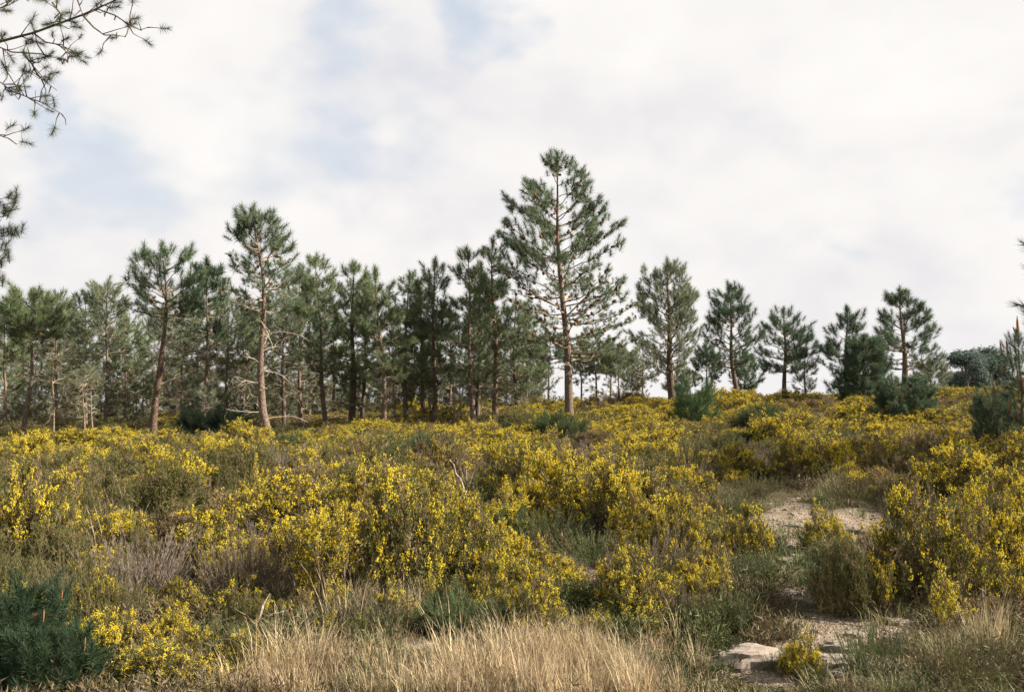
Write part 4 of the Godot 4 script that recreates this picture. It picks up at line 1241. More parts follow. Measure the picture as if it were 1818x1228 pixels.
	pine("stand_pine", "pine half hidden behind the leftmost middle stand pine", {"x": -8.68, "d": 43, "h": 5.58, "cb": 0.43, "rad": 1.06, "lean": [[0, 0], [1, -0.07]], "category": "pine tree", "group": "pines packed into the stand on the left", "tint": Color(0.165, 0.188, 0.122), "whorls": 11, "per": 4, "dens": 0.85, "low_dens": 0.45, "dome": 0.65, "waist": 0.75, "dead": 30, "dead_fuzz": 0.55, "dead_from": 0.12, "dead_len": 1.1, "dead_twigs": 12, "kind": "fuzz", "size": 1.4})
	pine("stand_pine", "short far pine between the left and middle stands", {"x": -7.97, "d": 45, "h": 5.25, "cb": 0.42, "rad": 1.06, "lean": [[0, 0], [1, -0.1]], "category": "pine tree", "group": "pines packed into the stand on the left", "tint": Color(0.138, 0.172, 0.09), "whorls": 11, "per": 4, "dens": 0.85, "low_dens": 0.45, "dome": 0.65, "waist": 0.75, "dead": 30, "dead_fuzz": 0.55, "dead_from": 0.12, "dead_len": 1.1, "dead_twigs": 12, "kind": "far", "size": 1.4})
	pine("stand_pine", "short far pine behind the pale curving pine", {"x": -5.46, "d": 45, "h": 4.65, "cb": 0.45, "rad": 1.01, "lean": [[0, 0], [1, -0.06]], "category": "pine tree", "group": "pines packed into the stand on the left", "tint": Color(0.165, 0.188, 0.122), "whorls": 11, "per": 4, "dens": 0.85, "low_dens": 0.45, "dome": 0.65, "waist": 0.75, "dead": 30, "dead_fuzz": 0.55, "dead_from": 0.12, "dead_len": 1.1, "dead_twigs": 12, "kind": "fuzz", "size": 1.4})
	pine("stand_pine", "short far pine behind the middle stand's gap", {"x": -2.74, "d": 45, "h": 4.56, "cb": 0.44, "rad": 1.06, "lean": [[0, 0], [1, -0.03]], "category": "pine tree", "group": "pines packed into the stand on the left", "tint": Color(0.075, 0.108, 0.066), "whorls": 11, "per": 4, "dens": 0.85, "low_dens": 0.45, "dome": 0.65, "waist": 0.75, "dead": 30, "dead_fuzz": 0.55, "dead_from": 0.12, "dead_len": 1.1, "dead_twigs": 12, "kind": "far", "size": 1.4})
	pine("stand_pine", "grey far pine behind the tall pointed pine", {"x": -1.26, "d": 48, "h": 5.3, "cb": 0.38, "rad": 1.13, "lean": [[0, 0], [1, -0.02]], "category": "pine tree", "group": "pines packed into the stand on the left", "tint": Color(0.165, 0.188, 0.122), "whorls": 11, "per": 4, "dens": 0.85, "low_dens": 0.45, "dome": 0.65, "waist": 0.75, "dead": 30, "dead_fuzz": 0.55, "dead_from": 0.12, "dead_len": 1.1, "dead_twigs": 12, "kind": "fuzz", "size": 1.4})
	pine("stand_pine", "grey far pine left of the tallest pine's foot", {"x": 0.68, "d": 47, "h": 4.61, "cb": 0.39, "rad": 1.11, "lean": [[0, 0], [1, 0.01]], "category": "pine tree", "group": "pines packed into the stand on the left", "tint": Color(0.138, 0.172, 0.09), "whorls": 11, "per": 4, "dens": 0.85, "low_dens": 0.45, "dome": 0.65, "waist": 0.75, "dead": 30, "dead_fuzz": 0.55, "dead_from": 0.12, "dead_len": 1.1, "dead_twigs": 12, "kind": "far", "size": 1.4})
	pine("stand_pine", "pine deep in shade behind the slender pale pine", {"x": -21.01, "d": 44, "h": 5.09, "cb": 0.46, "rad": 1.18, "lean": [[0, 0], [1, -0.23]], "category": "pine tree", "group": "pines packed into the stand on the left", "tint": Color(0.165, 0.188, 0.122), "whorls": 11, "per": 4, "dens": 0.85, "low_dens": 0.45, "dome": 0.65, "waist": 0.75, "dead": 30, "dead_fuzz": 0.55, "dead_from": 0.12, "dead_len": 1.1, "dead_twigs": 12, "kind": "fuzz", "size": 1.4})
	pine("stand_pine", "pine farthest back in the left end of the stand", {"x": -21.48, "d": 49, "h": 5.92, "cb": 0.44, "rad": 1.26, "lean": [[0, 0], [1, -0.26]], "category": "pine tree", "group": "pines packed into the stand on the left", "tint": Color(0.075, 0.108, 0.066), "whorls": 11, "per": 4, "dens": 0.85, "low_dens": 0.45, "dome": 0.65, "waist": 0.75, "dead": 30, "dead_fuzz": 0.55, "dead_from": 0.12, "dead_len": 1.1, "dead_twigs": 12, "kind": "far", "size": 1.4})
	pine("stand_pine", "pine deep behind the thick dark trunked pine", {"x": -15.92, "d": 46, "h": 5.47, "cb": 0.4, "rad": 1.29, "lean": [[0, 0], [1, -0.19]], "category": "pine tree", "group": "pines packed into the stand on the left", "tint": Color(0.165, 0.188, 0.122), "whorls": 11, "per": 4, "dens": 0.85, "low_dens": 0.45, "dome": 0.65, "waist": 0.75, "dead": 30, "dead_fuzz": 0.55, "dead_from": 0.12, "dead_len": 1.1, "dead_twigs": 12, "kind": "fuzz", "size": 1.4})
	pine("stand_pine", "pine farthest back behind the bare limbed pine", {"x": -11.75, "d": 47, "h": 5.83, "cb": 0.4, "rad": 1.21, "lean": [[0, 0], [1, -0.15]], "category": "pine tree", "group": "pines packed into the stand on the left", "tint": Color(0.138, 0.172, 0.09), "whorls": 11, "per": 4, "dens": 0.85, "low_dens": 0.45, "dome": 0.65, "waist": 0.75, "dead": 30, "dead_fuzz": 0.55, "dead_from": 0.12, "dead_len": 1.1, "dead_twigs": 12, "kind": "far", "size": 1.4})
	pine("stand_pine", "pine farthest back in the middle of the left stand", {"x": -15.63, "d": 50, "h": 5.96, "cb": 0.38, "rad": 1.29, "lean": [[0, 0], [1, -0.13]], "category": "pine tree", "group": "pines packed into the stand on the left", "tint": Color(0.165, 0.188, 0.122), "whorls": 11, "per": 4, "dens": 0.85, "low_dens": 0.45, "dome": 0.65, "waist": 0.75, "dead": 30, "dead_fuzz": 0.55, "dead_from": 0.12, "dead_len": 1.1, "dead_twigs": 12, "kind": "fuzz", "size": 1.4})
	pine("stand_pine", "short far pine behind the slim middle stand pine", {"x": -4.67, "d": 48, "h": 4.87, "cb": 0.41, "rad": 1.13, "lean": [[0, 0], [1, -0.05]], "category": "pine tree", "group": "pines packed into the stand on the left", "tint": Color(0.075, 0.108, 0.066), "whorls": 11, "per": 4, "dens": 0.85, "low_dens": 0.45, "dome": 0.65, "waist": 0.75, "dead": 30, "dead_fuzz": 0.55, "dead_from": 0.12, "dead_len": 1.1, "dead_twigs": 12, "kind": "far", "size": 1.4})
	pine("understorey_pine", "low bushy pine at the stand's dark back, second left of the slender pale pine", {"x": -21.06, "d": 42, "h": 2.79, "cb": 0.02, "rad": 1.04, "lean": [[0, 0], [1, -0.22]], "category": "young pine", "group": "low pines at the back of the left stand", "tint": Color(0.138, 0.172, 0.09), "whorls": 9, "per": 5, "dens": 0.7, "low_dens": 0.5, "dome": 0.5, "dead": 26, "dead_fuzz": 0.7, "dead_twigs": 12, "dead_from": 0.03, "dead_len": 1.2, "kind": "fuzz", "size": 1.6})
	pine("understorey_pine", "low bushy pine at the stand's dark back, nearest right of the slender pale pine", {"x": -23.45, "d": 50, "h": 3.38, "cb": 0.02, "rad": 1.23, "lean": [[0, 0], [1, -0.07]], "category": "young pine", "group": "low pines at the back of the left stand", "tint": Color(0.075, 0.108, 0.066), "whorls": 9, "per": 5, "dens": 0.7, "low_dens": 0.5, "dome": 0.5, "dead": 26, "dead_fuzz": 0.7, "dead_twigs": 12, "dead_from": 0.03, "dead_len": 1.2, "kind": "fuzz", "size": 1.6})
	pine("understorey_pine", "low bushy pine at the stand's dark back, second right of the slender pale pine", {"x": -19.61, "d": 44, "h": 2.67, "cb": 0.02, "rad": 1.09, "lean": [[0, 0], [1, -0.09]], "category": "young pine", "group": "low pines at the back of the left stand", "tint": Color(0.165, 0.188, 0.122), "whorls": 9, "per": 5, "dens": 0.7, "low_dens": 0.5, "dome": 0.5, "dead": 26, "dead_fuzz": 0.7, "dead_twigs": 12, "dead_from": 0.03, "dead_len": 1.2, "kind": "fuzz", "size": 1.6})
	pine("understorey_pine", "low bushy pine at the stand's dark back, third right of the slender pale pine", {"x": -22.79, "d": 53, "h": 3.87, "cb": 0.02, "rad": 1.31, "lean": [[0, 0], [1, -0.19]], "category": "young pine", "group": "low pines at the back of the left stand", "tint": Color(0.138, 0.172, 0.09), "whorls": 9, "per": 5, "dens": 0.7, "low_dens": 0.5, "dome": 0.5, "dead": 26, "dead_fuzz": 0.7, "dead_twigs": 12, "dead_from": 0.03, "dead_len": 1.2, "kind": "fuzz", "size": 1.6})
	pine("understorey_pine", "low bushy pine at the stand's dark back, fourth left of the thick dark trunked pine", {"x": -18.85, "d": 46, "h": 2.96, "cb": 0.02, "rad": 1.14, "lean": [[0, 0], [1, -0.2]], "category": "young pine", "group": "low pines at the back of the left stand", "tint": Color(0.075, 0.108, 0.066), "whorls": 9, "per": 5, "dens": 0.7, "low_dens": 0.5, "dome": 0.5, "dead": 26, "dead_fuzz": 0.7, "dead_twigs": 12, "dead_from": 0.03, "dead_len": 1.2, "kind": "fuzz", "size": 1.6})
	pine("understorey_pine", "low bushy pine at the stand's dark back, third left of the thick dark trunked pine", {"x": -20.47, "d": 52, "h": 3.71, "cb": 0.02, "rad": 1.28, "lean": [[0, 0], [1, -0.03]], "category": "young pine", "group": "low pines at the back of the left stand", "tint": Color(0.165, 0.188, 0.122), "whorls": 9, "per": 5, "dens": 0.7, "low_dens": 0.5, "dome": 0.5, "dead": 26, "dead_fuzz": 0.7, "dead_twigs": 12, "dead_from": 0.03, "dead_len": 1.2, "kind": "fuzz", "size": 1.6})
	pine("understorey_pine", "low bushy pine at the stand's dark back, second left of the thick dark trunked pine", {"x": -17.2, "d": 46, "h": 2.52, "cb": 0.02, "rad": 1.14, "lean": [[0, 0], [1, -0.04]], "category": "young pine", "group": "low pines at the back of the left stand", "tint": Color(0.138, 0.172, 0.09), "whorls": 9, "per": 5, "dens": 0.7, "low_dens": 0.5, "dome": 0.5, "dead": 26, "dead_fuzz": 0.7, "dead_twigs": 12, "dead_from": 0.03, "dead_len": 1.2, "kind": "fuzz", "size": 1.6})
	pine("understorey_pine", "low bushy pine at the stand's dark back, nearest right of the thick dark trunked pine", {"x": -18.04, "d": 53, "h": 3.41, "cb": 0.02, "rad": 1.31, "lean": [[0, 0], [1, -0.12]], "category": "young pine", "group": "low pines at the back of the left stand", "tint": Color(0.075, 0.108, 0.066), "whorls": 9, "per": 5, "dens": 0.7, "low_dens": 0.5, "dome": 0.5, "dead": 26, "dead_fuzz": 0.7, "dead_twigs": 12, "dead_from": 0.03, "dead_len": 1.2, "kind": "fuzz", "size": 1.6})
	pine("understorey_pine", "low bushy pine at the stand's dark back, second right of the thick dark trunked pine", {"x": -15.08, "d": 47, "h": 2.73, "cb": 0.02, "rad": 1.16, "lean": [[0, 0], [1, -0.14]], "category": "young pine", "group": "low pines at the back of the left stand", "tint": Color(0.165, 0.188, 0.122), "whorls": 9, "per": 5, "dens": 0.7, "low_dens": 0.5, "dome": 0.5, "dead": 26, "dead_fuzz": 0.7, "dead_twigs": 12, "dead_from": 0.03, "dead_len": 1.2, "kind": "fuzz", "size": 1.6})
	pine("understorey_pine", "low bushy pine at the stand's dark back, third left of the bare limbed pine", {"x": -15.52, "d": 52, "h": 3.26, "cb": 0.02, "rad": 1.28, "lean": [[0, 0], [1, -0.22]], "category": "young pine", "group": "low pines at the back of the left stand", "tint": Color(0.138, 0.172, 0.09), "whorls": 9, "per": 5, "dens": 0.7, "low_dens": 0.5, "dome": 0.5, "dead": 26, "dead_fuzz": 0.7, "dead_twigs": 12, "dead_from": 0.03, "dead_len": 1.2, "kind": "fuzz", "size": 1.6})
	pine("understorey_pine", "low bushy pine at the stand's dark back, second left of the bare limbed pine", {"x": -13.26, "d": 48, "h": 2.57, "cb": 0.02, "rad": 1.18, "lean": [[0, 0], [1, 0]], "category": "young pine", "group": "low pines at the back of the left stand", "tint": Color(0.075, 0.108, 0.066), "whorls": 9, "per": 5, "dens": 0.7, "low_dens": 0.5, "dome": 0.5, "dead": 26, "dead_fuzz": 0.7, "dead_twigs": 12, "dead_from": 0.03, "dead_len": 1.2, "kind": "fuzz", "size": 1.6})
	pine("understorey_pine", "low bushy pine at the stand's dark back, nearest left of the bare limbed pine", {"x": -14.01, "d": 54, "h": 3.35, "cb": 0.02, "rad": 1.33, "lean": [[0, 0], [1, -0.06]], "category": "young pine", "group": "low pines at the back of the left stand", "tint": Color(0.165, 0.188, 0.122), "whorls": 9, "per": 5, "dens": 0.7, "low_dens": 0.5, "dome": 0.5, "dead": 26, "dead_fuzz": 0.7, "dead_twigs": 12, "dead_from": 0.03, "dead_len": 1.2, "kind": "fuzz", "size": 1.6})
	pine("understorey_pine", "low bushy pine at the stand's dark back, nearest right of the bare limbed pine", {"x": -10.43, "d": 44, "h": 2.25, "cb": 0.02, "rad": 1.09, "lean": [[0, 0], [1, -0.08]], "category": "young pine", "group": "low pines at the back of the left stand", "tint": Color(0.138, 0.172, 0.09), "whorls": 9, "per": 5, "dens": 0.7, "low_dens": 0.5, "dome": 0.5, "dead": 26, "dead_fuzz": 0.7, "dead_twigs": 12, "dead_from": 0.03, "dead_len": 1.2, "kind": "fuzz", "size": 1.6})
	pine("understorey_pine", "low bushy pine at the stand's dark back, second right of the bare limbed pine", {"x": -11.01, "d": 50, "h": 2.68, "cb": 0.02, "rad": 1.23, "lean": [[0, 0], [1, -0.15]], "category": "young pine", "group": "low pines at the back of the left stand", "tint": Color(0.075, 0.108, 0.066), "whorls": 9, "per": 5, "dens": 0.7, "low_dens": 0.5, "dome": 0.5, "dead": 26, "dead_fuzz": 0.7, "dead_twigs": 12, "dead_from": 0.03, "dead_len": 1.2, "kind": "fuzz", "size": 1.6})
	pine("understorey_pine", "low bushy pine at the stand's dark back, nearest left of the leftmost middle pine", {"x": -10.15, "d": 52, "h": 2.35, "cb": 0.02, "rad": 1.28, "lean": [[0, 0], [1, 0.06]], "category": "young pine", "group": "low pines at the back of the left stand", "tint": Color(0.165, 0.188, 0.122), "whorls": 9, "per": 5, "dens": 0.7, "low_dens": 0.5, "dome": 0.5, "dead": 26, "dead_fuzz": 0.7, "dead_twigs": 12, "dead_from": 0.03, "dead_len": 1.2, "kind": "fuzz", "size": 1.6})
	pine("understorey_pine", "low bushy pine at the stand's dark back, nearest right of the leftmost middle pine", {"x": -9.03, "d": 54, "h": 2.27, "cb": 0.02, "rad": 1.03, "lean": [[0, 0], [1, 0.02]], "category": "young pine", "group": "low pines at the back of the left stand", "tint": Color(0.138, 0.172, 0.09), "whorls": 9, "per": 5, "dens": 0.7, "low_dens": 0.5, "dome": 0.5, "dead": 26, "dead_fuzz": 0.7, "dead_twigs": 12, "dead_from": 0.03, "dead_len": 1.2, "kind": "fuzz", "size": 1.6})
	pine("understorey_pine", "low bushy pine at the stand's dark back, nearest left of the slender pale pine", {"x": -26.84, "d": 54, "h": 5, "cb": 0.02, "rad": 1.33, "lean": [[0, 0], [1, -0.24]], "category": "young pine", "group": "low pines at the back of the left stand", "tint": Color(0.075, 0.108, 0.066), "whorls": 9, "per": 5, "dens": 0.7, "low_dens": 0.5, "dome": 0.5, "dead": 26, "dead_fuzz": 0.7, "dead_twigs": 12, "dead_from": 0.03, "dead_len": 1.2, "kind": "fuzz", "size": 1.6})
	pine("understorey_pine", "low bushy pine at the stand's dark back, nearest left of the thick dark trunked pine", {"x": -20.11, "d": 55, "h": 4.33, "cb": 0.02, "rad": 1.36, "lean": [[0, 0], [1, -0.22]], "category": "young pine", "group": "low pines at the back of the left stand", "tint": Color(0.165, 0.188, 0.122), "whorls": 9, "per": 5, "dens": 0.7, "low_dens": 0.5, "dome": 0.5, "dead": 26, "dead_fuzz": 0.7, "dead_twigs": 12, "dead_from": 0.03, "dead_len": 1.2, "kind": "fuzz", "size": 1.6})
	pine("understorey_pine", "low bushy pine at the stand's dark back, second left of the pale curving pine", {"x": -7.52, "d": 50, "h": 2.85, "cb": 0.02, "rad": 0.95, "lean": [[0, 0], [1, -0.16]], "category": "young pine", "group": "low pines at the back of the left stand", "tint": Color(0.138, 0.172, 0.09), "whorls": 9, "per": 5, "dens": 0.7, "low_dens": 0.5, "dome": 0.5, "dead": 26, "dead_fuzz": 0.7, "dead_twigs": 12, "dead_from": 0.03, "dead_len": 1.2, "kind": "fuzz", "size": 1.6})
	pine("understorey_pine", "low bushy pine at the stand's dark back, nearest left of the pale curving pine", {"x": -6.23, "d": 47, "h": 2.44, "cb": 0.02, "rad": 0.9, "lean": [[0, 0], [1, 0.04]], "category": "young pine", "group": "low pines at the back of the left stand", "tint": Color(0.075, 0.108, 0.066), "whorls": 9, "per": 5, "dens": 0.7, "low_dens": 0.5, "dome": 0.5, "dead": 26, "dead_fuzz": 0.7, "dead_twigs": 12, "dead_from": 0.03, "dead_len": 1.2, "kind": "fuzz", "size": 1.6})
	pine("understorey_pine", "low bushy pine at the stand's dark back, nearest right of the pale curving pine", {"x": -5.84, "d": 52, "h": 2.79, "cb": 0.02, "rad": 0.99, "lean": [[0, 0], [1, -0.01]], "category": "young pine", "group": "low pines at the back of the left stand", "tint": Color(0.165, 0.188, 0.122), "whorls": 9, "per": 5, "dens": 0.7, "low_dens": 0.5, "dome": 0.5, "dead": 26, "dead_fuzz": 0.7, "dead_twigs": 12, "dead_from": 0.03, "dead_len": 1.2, "kind": "fuzz", "size": 1.6})
	pine("understorey_pine", "low bushy pine at the stand's dark back, second right of the pale curving pine", {"x": -4.49, "d": 49, "h": 2.3, "cb": 0.02, "rad": 0.93, "lean": [[0, 0], [1, -0.05]], "category": "young pine", "group": "low pines at the back of the left stand", "tint": Color(0.138, 0.172, 0.09), "whorls": 9, "per": 5, "dens": 0.7, "low_dens": 0.5, "dome": 0.5, "dead": 26, "dead_fuzz": 0.7, "dead_twigs": 12, "dead_from": 0.03, "dead_len": 1.2, "kind": "fuzz", "size": 1.6})
	pine("understorey_pine", "low bushy pine at the stand's dark back, second left of the tall green pine", {"x": -3.54, "d": 51, "h": 2.79, "cb": 0.02, "rad": 0.97, "lean": [[0, 0], [1, -0.11]], "category": "young pine", "group": "low pines at the back of the left stand", "tint": Color(0.075, 0.108, 0.066), "whorls": 9, "per": 5, "dens": 0.7, "low_dens": 0.5, "dome": 0.5, "dead": 26, "dead_fuzz": 0.7, "dead_twigs": 12, "dead_from": 0.03, "dead_len": 1.2, "kind": "fuzz", "size": 1.6})
	pine("understorey_pine", "low bushy pine at the stand's dark back, nearest left of the tall green pine", {"x": -2.44, "d": 48, "h": 2.21, "cb": 0.02, "rad": 0.92, "lean": [[0, 0], [1, 0.09]], "category": "young pine", "group": "low pines at the back of the left stand", "tint": Color(0.165, 0.188, 0.122), "whorls": 9, "per": 5, "dens": 0.7, "low_dens": 0.5, "dome": 0.5, "dead": 26, "dead_fuzz": 0.7, "dead_twigs": 12, "dead_from": 0.03, "dead_len": 1.2, "kind": "fuzz", "size": 1.6})
	pine("understorey_pine", "low bushy pine at the stand's dark back, nearest right of the tall green pine", {"x": -1.37, "d": 52, "h": 2.79, "cb": 0.02, "rad": 0.99, "lean": [[0, 0], [1, 0.05]], "category": "young pine", "group": "low pines at the back of the left stand", "tint": Color(0.138, 0.172, 0.09), "whorls": 9, "per": 5, "dens": 0.7, "low_dens": 0.5, "dome": 0.5, "dead": 26, "dead_fuzz": 0.7, "dead_twigs": 12, "dead_from": 0.03, "dead_len": 1.2, "kind": "fuzz", "size": 1.6})
	pine("understorey_pine", "low bushy pine at the stand's dark back, second right of the tall green pine", {"x": -0.25, "d": 49, "h": 2.3, "cb": 0.02, "rad": 0.93, "lean": [[0, 0], [1, -0]], "category": "young pine", "group": "low pines at the back of the left stand", "tint": Color(0.075, 0.108, 0.066), "whorls": 9, "per": 5, "dens": 0.7, "low_dens": 0.5, "dome": 0.5, "dead": 26, "dead_fuzz": 0.7, "dead_twigs": 12, "dead_from": 0.03, "dead_len": 1.2, "kind": "fuzz", "size": 1.6})
	pine("understorey_pine", "low bushy pine at the stand's dark back, third right of the tall green pine", {"x": 1.05, "d": 52, "h": 2.42, "cb": 0.02, "rad": 0.99, "lean": [[0, 0], [1, -0.05]], "category": "young pine", "group": "low pines at the back of the left stand", "tint": Color(0.165, 0.188, 0.122), "whorls": 9, "per": 5, "dens": 0.7, "low_dens": 0.5, "dome": 0.5, "dead": 26, "dead_fuzz": 0.7, "dead_twigs": 12, "dead_from": 0.03, "dead_len": 1.2, "kind": "fuzz", "size": 1.6})
	pine("sapling", "thin dead sapling left of the pale trunked tall green pine", {"x": -1.81, "d": 32, "h": 2.19, "cb": 0.75, "rad": 0.25, "lean": [[0, 0], [1, -0.08]], "category": "sapling", "tint": Color(0.165, 0.188, 0.122), "whorls": 4, "per": 3, "dens": 0.5, "dead": 9, "dead_from": 0.3, "dead_len": 2, "thick": 0.04, "size": 0.8, "bark": Color(0.3, 0.25, 0.2)})
	pine("sapling", "second thin dead sapling, closer to the pale trunked tall green pine", {"x": -1.66, "d": 33, "h": 2.2, "cb": 0.75, "rad": 0.26, "lean": [[0, 0], [1, -0.09]], "category": "sapling", "tint": Color(0.165, 0.188, 0.122), "whorls": 4, "per": 3, "dens": 0.5, "dead": 9, "dead_from": 0.3, "dead_len": 2, "thick": 0.04, "size": 0.8, "bark": Color(0.3, 0.25, 0.2)})
	pine("sapling", "thin dead sapling beside the dark evergreen bush", {"x": -9.12, "d": 30, "h": 1.5, "cb": 0.66, "rad": 0.24, "lean": [[0, 0], [1, -0.1]], "category": "sapling", "tint": Color(0.165, 0.188, 0.122), "whorls": 4, "per": 3, "dens": 0.5, "dead": 9, "dead_from": 0.3, "dead_len": 2, "thick": 0.04, "size": 0.8, "bark": Color(0.3, 0.25, 0.2)})
	pine("sapling", "thin bare sapling between the pale curving pine and the slim one", {"x": -3.97, "d": 34, "h": 3.05, "cb": 0.81, "rad": 0.27, "lean": [[0, 0], [1, -0.11]], "category": "sapling", "tint": Color(0.165, 0.188, 0.122), "whorls": 4, "per": 3, "dens": 0.5, "dead": 9, "dead_from": 0.3, "dead_len": 2, "thick": 0.04, "size": 0.8, "bark": Color(0.3, 0.25, 0.2)})
	pine("sapling", "thin bare pole of a pine right of the slender pale pine", {"x": -13.18, "d": 29, "h": 3.08, "cb": 0.84, "rad": 0.23, "lean": [[0, 0], [1, -0.18]], "category": "sapling", "tint": Color(0.165, 0.188, 0.122), "whorls": 4, "per": 3, "dens": 0.5, "dead": 9, "dead_from": 0.3, "dead_len": 2, "thick": 0.04, "size": 0.8, "bark": Color(0.3, 0.25, 0.2)})
	pine("sapling", "thin bare pole of a pine halfway along the left stand", {"x": -12.73, "d": 30, "h": 2.27, "cb": 0.78, "rad": 0.24, "lean": [[0, 0], [1, -0.14]], "category": "sapling", "tint": Color(0.165, 0.188, 0.122), "whorls": 4, "per": 3, "dens": 0.5, "dead": 9, "dead_from": 0.3, "dead_len": 2, "thick": 0.04, "size": 0.8, "bark": Color(0.3, 0.25, 0.2)})
	pine("sapling", "thin bare leaning pole of a pine left of the thick trunk", {"x": -12.91, "d": 31, "h": 2.29, "cb": 0.77, "rad": 0.24, "lean": [[0, 0], [1, -0.15]], "category": "sapling", "tint": Color(0.165, 0.188, 0.122), "whorls": 4, "per": 3, "dens": 0.5, "dead": 9, "dead_from": 0.3, "dead_len": 2, "thick": 0.04, "size": 0.8, "bark": Color(0.3, 0.25, 0.2)})
	pine("pine_seedling", "round green pine seedling in gorse below the bare limbed pine", {"x": -4.89, "d": 22.5, "h": 0.33, "cb": 0.11, "rad": 0.25, "lean": [[0, 0], [1, 0.01]], "short": "the round green seedling", "tint": Color(0.075, 0.098, 0.045), "whorls": 9, "per": 6, "dens": 1.6, "low_dens": 1, "dome": 0.6, "waist": 0.7, "kind": "seedling", "size": 1.1, "high_rise": 1.3, "low_rise": 0.4, "thick": 0.02, "candle": 0.04, "candle_size": 0.4, "category": "pine seedling"})
	pine("pine_seedling", "green pine seedling among yellow gorse below the middle stand", {"x": -1.71, "d": 20.5, "h": 0.34, "cb": 0.1, "rad": 0.17, "lean": [[0, 0], [1, 0]], "short": "the middle stand seedling", "tint": Color(0.075, 0.098, 0.045), "whorls": 9, "per": 6, "dens": 1.6, "low_dens": 1, "dome": 0.6, "waist": 0.7, "kind": "seedling", "size": 1.1, "high_rise": 1.3, "low_rise": 0.4, "thick": 0.02, "candle": 0.04, "candle_size": 0.4, "category": "pine seedling"})
	pine("pine_seedling", "bushy pine seedling left of the tallest pine's foot", {"x": 1.1, "d": 26, "h": 0.51, "cb": 0.08, "rad": 0.22, "lean": [[0, 0], [1, 0]], "short": "the bushy foot seedling", "tint": Color(0.075, 0.098, 0.045), "whorls": 9, "per": 6, "dens": 1.6, "low_dens": 1, "dome": 0.6, "waist": 0.7, "kind": "seedling", "size": 1.1, "high_rise": 1.3, "low_rise": 0.4, "thick": 0.02, "candle": 0.04, "candle_size": 0.4, "category": "pine seedling"})
	pine("pine_seedling", "slim upright pine seedling in front of the tallest trunk", {"x": 1.28, "d": 22, "h": 0.4, "cb": 0.09, "rad": 0.15, "lean": [[0, 0], [1, -0]], "tint": Color(0.075, 0.098, 0.045), "whorls": 9, "per": 6, "dens": 1.6, "low_dens": 1, "dome": 0.6, "waist": 0.7, "kind": "seedling", "size": 1.1, "high_rise": 1.3, "low_rise": 0.4, "thick": 0.02, "candle": 0.04, "candle_size": 0.4, "category": "pine seedling"})
	pine("pine_seedling", "largest round green seedling pine, under the domed pine", {"x": 5.27, "d": 29, "h": 1.46, "cb": 0.03, "rad": 0.55, "lean": [[0, 0], [1, 0.03]], "short": "the largest green seedling", "tint": Color(0.06, 0.1, 0.045), "whorls": 9, "per": 6, "dens": 1.6, "low_dens": 1, "dome": 0.6, "waist": 0.7, "kind": "seedling", "size": 0.9, "high_rise": 1.3, "low_rise": 0.4, "thick": 0.02, "candle": 0.04, "candle_size": 0.4, "category": "pine seedling"})
	pine("pine_seedling", "green pine seedling below the slanting ridge pine", {"x": 6.41, "d": 26, "h": 0.57, "cb": 0.08, "rad": 0.28, "lean": [[0, 0], [1, 0.01]], "short": "the slanting pine's seedling", "tint": Color(0.075, 0.098, 0.045), "whorls": 9, "per": 6, "dens": 1.6, "low_dens": 1, "dome": 0.6, "waist": 0.7, "kind": "seedling", "size": 1.1, "high_rise": 1.3, "low_rise": 0.4, "thick": 0.02, "candle": 0.04, "candle_size": 0.4, "category": "pine seedling"})
	pine("pine_seedling", "tiny green pine seedling in the open gorse", {"x": 4.94, "d": 21, "h": 0.19, "cb": 0.18, "rad": 0.15, "lean": [[0, 0], [1, -0.01]], "tint": Color(0.075, 0.098, 0.045), "whorls": 9, "per": 6, "dens": 1.6, "low_dens": 1, "dome": 0.6, "waist": 0.7, "kind": "seedling", "size": 1.1, "high_rise": 1.3, "low_rise": 0.4, "thick": 0.02, "candle": 0.04, "candle_size": 0.4, "category": "pine seedling"})
	pine("pine_seedling", "tiny grey pine seedling in gorse above the path", {"x": 7.08, "d": 21.5, "h": -0.01, "cb": 0.02, "rad": 0.17, "lean": [[0, 0], [1, -0.02]], "short": "the tiny grey seedling", "tint": Color(0.075, 0.098, 0.045), "whorls": 9, "per": 6, "dens": 1.6, "low_dens": 1, "dome": 0.6, "waist": 0.7, "kind": "seedling", "size": 1.1, "high_rise": 1.3, "low_rise": 0.4, "thick": 0.02, "candle": 0.04, "candle_size": 0.4, "category": "pine seedling"})
	pine("pine_seedling", "fresh light green pine seedling in the middle of the heath", {"x": -0.16, "d": 11.6, "h": 0.12, "cb": 0.16, "rad": 0.18, "lean": [[0, 0], [1, 0]], "short": "the fresh light green seedling", "tint": Color(0.10, 0.135, 0.06), "whorls": 9, "per": 6, "dens": 1.6, "low_dens": 1, "dome": 0.6, "waist": 0.7, "kind": "seedling", "size": 0.9, "high_rise": 1.3, "low_rise": 0.4, "thick": 0.02, "candle": 0.04, "candle_size": 0.4, "category": "pine seedling"})
	pine("pine_seedling", "low green pine seedling at the edge of the straw grass", {"x": -0.31, "d": 8.1, "h": 0.03, "cb": 0.47, "rad": 0.12, "lean": [[0, 0], [1, 0.01]], "short": "the low grassland seedling", "tint": Color(0.075, 0.1, 0.045), "whorls": 9, "per": 6, "dens": 1.6, "low_dens": 1, "dome": 0.6, "waist": 0.7, "kind": "seedling", "size": 0.9, "high_rise": 1.3, "low_rise": 0.4, "thick": 0.02, "candle": 0.04, "candle_size": 0.4, "category": "pine seedling"})
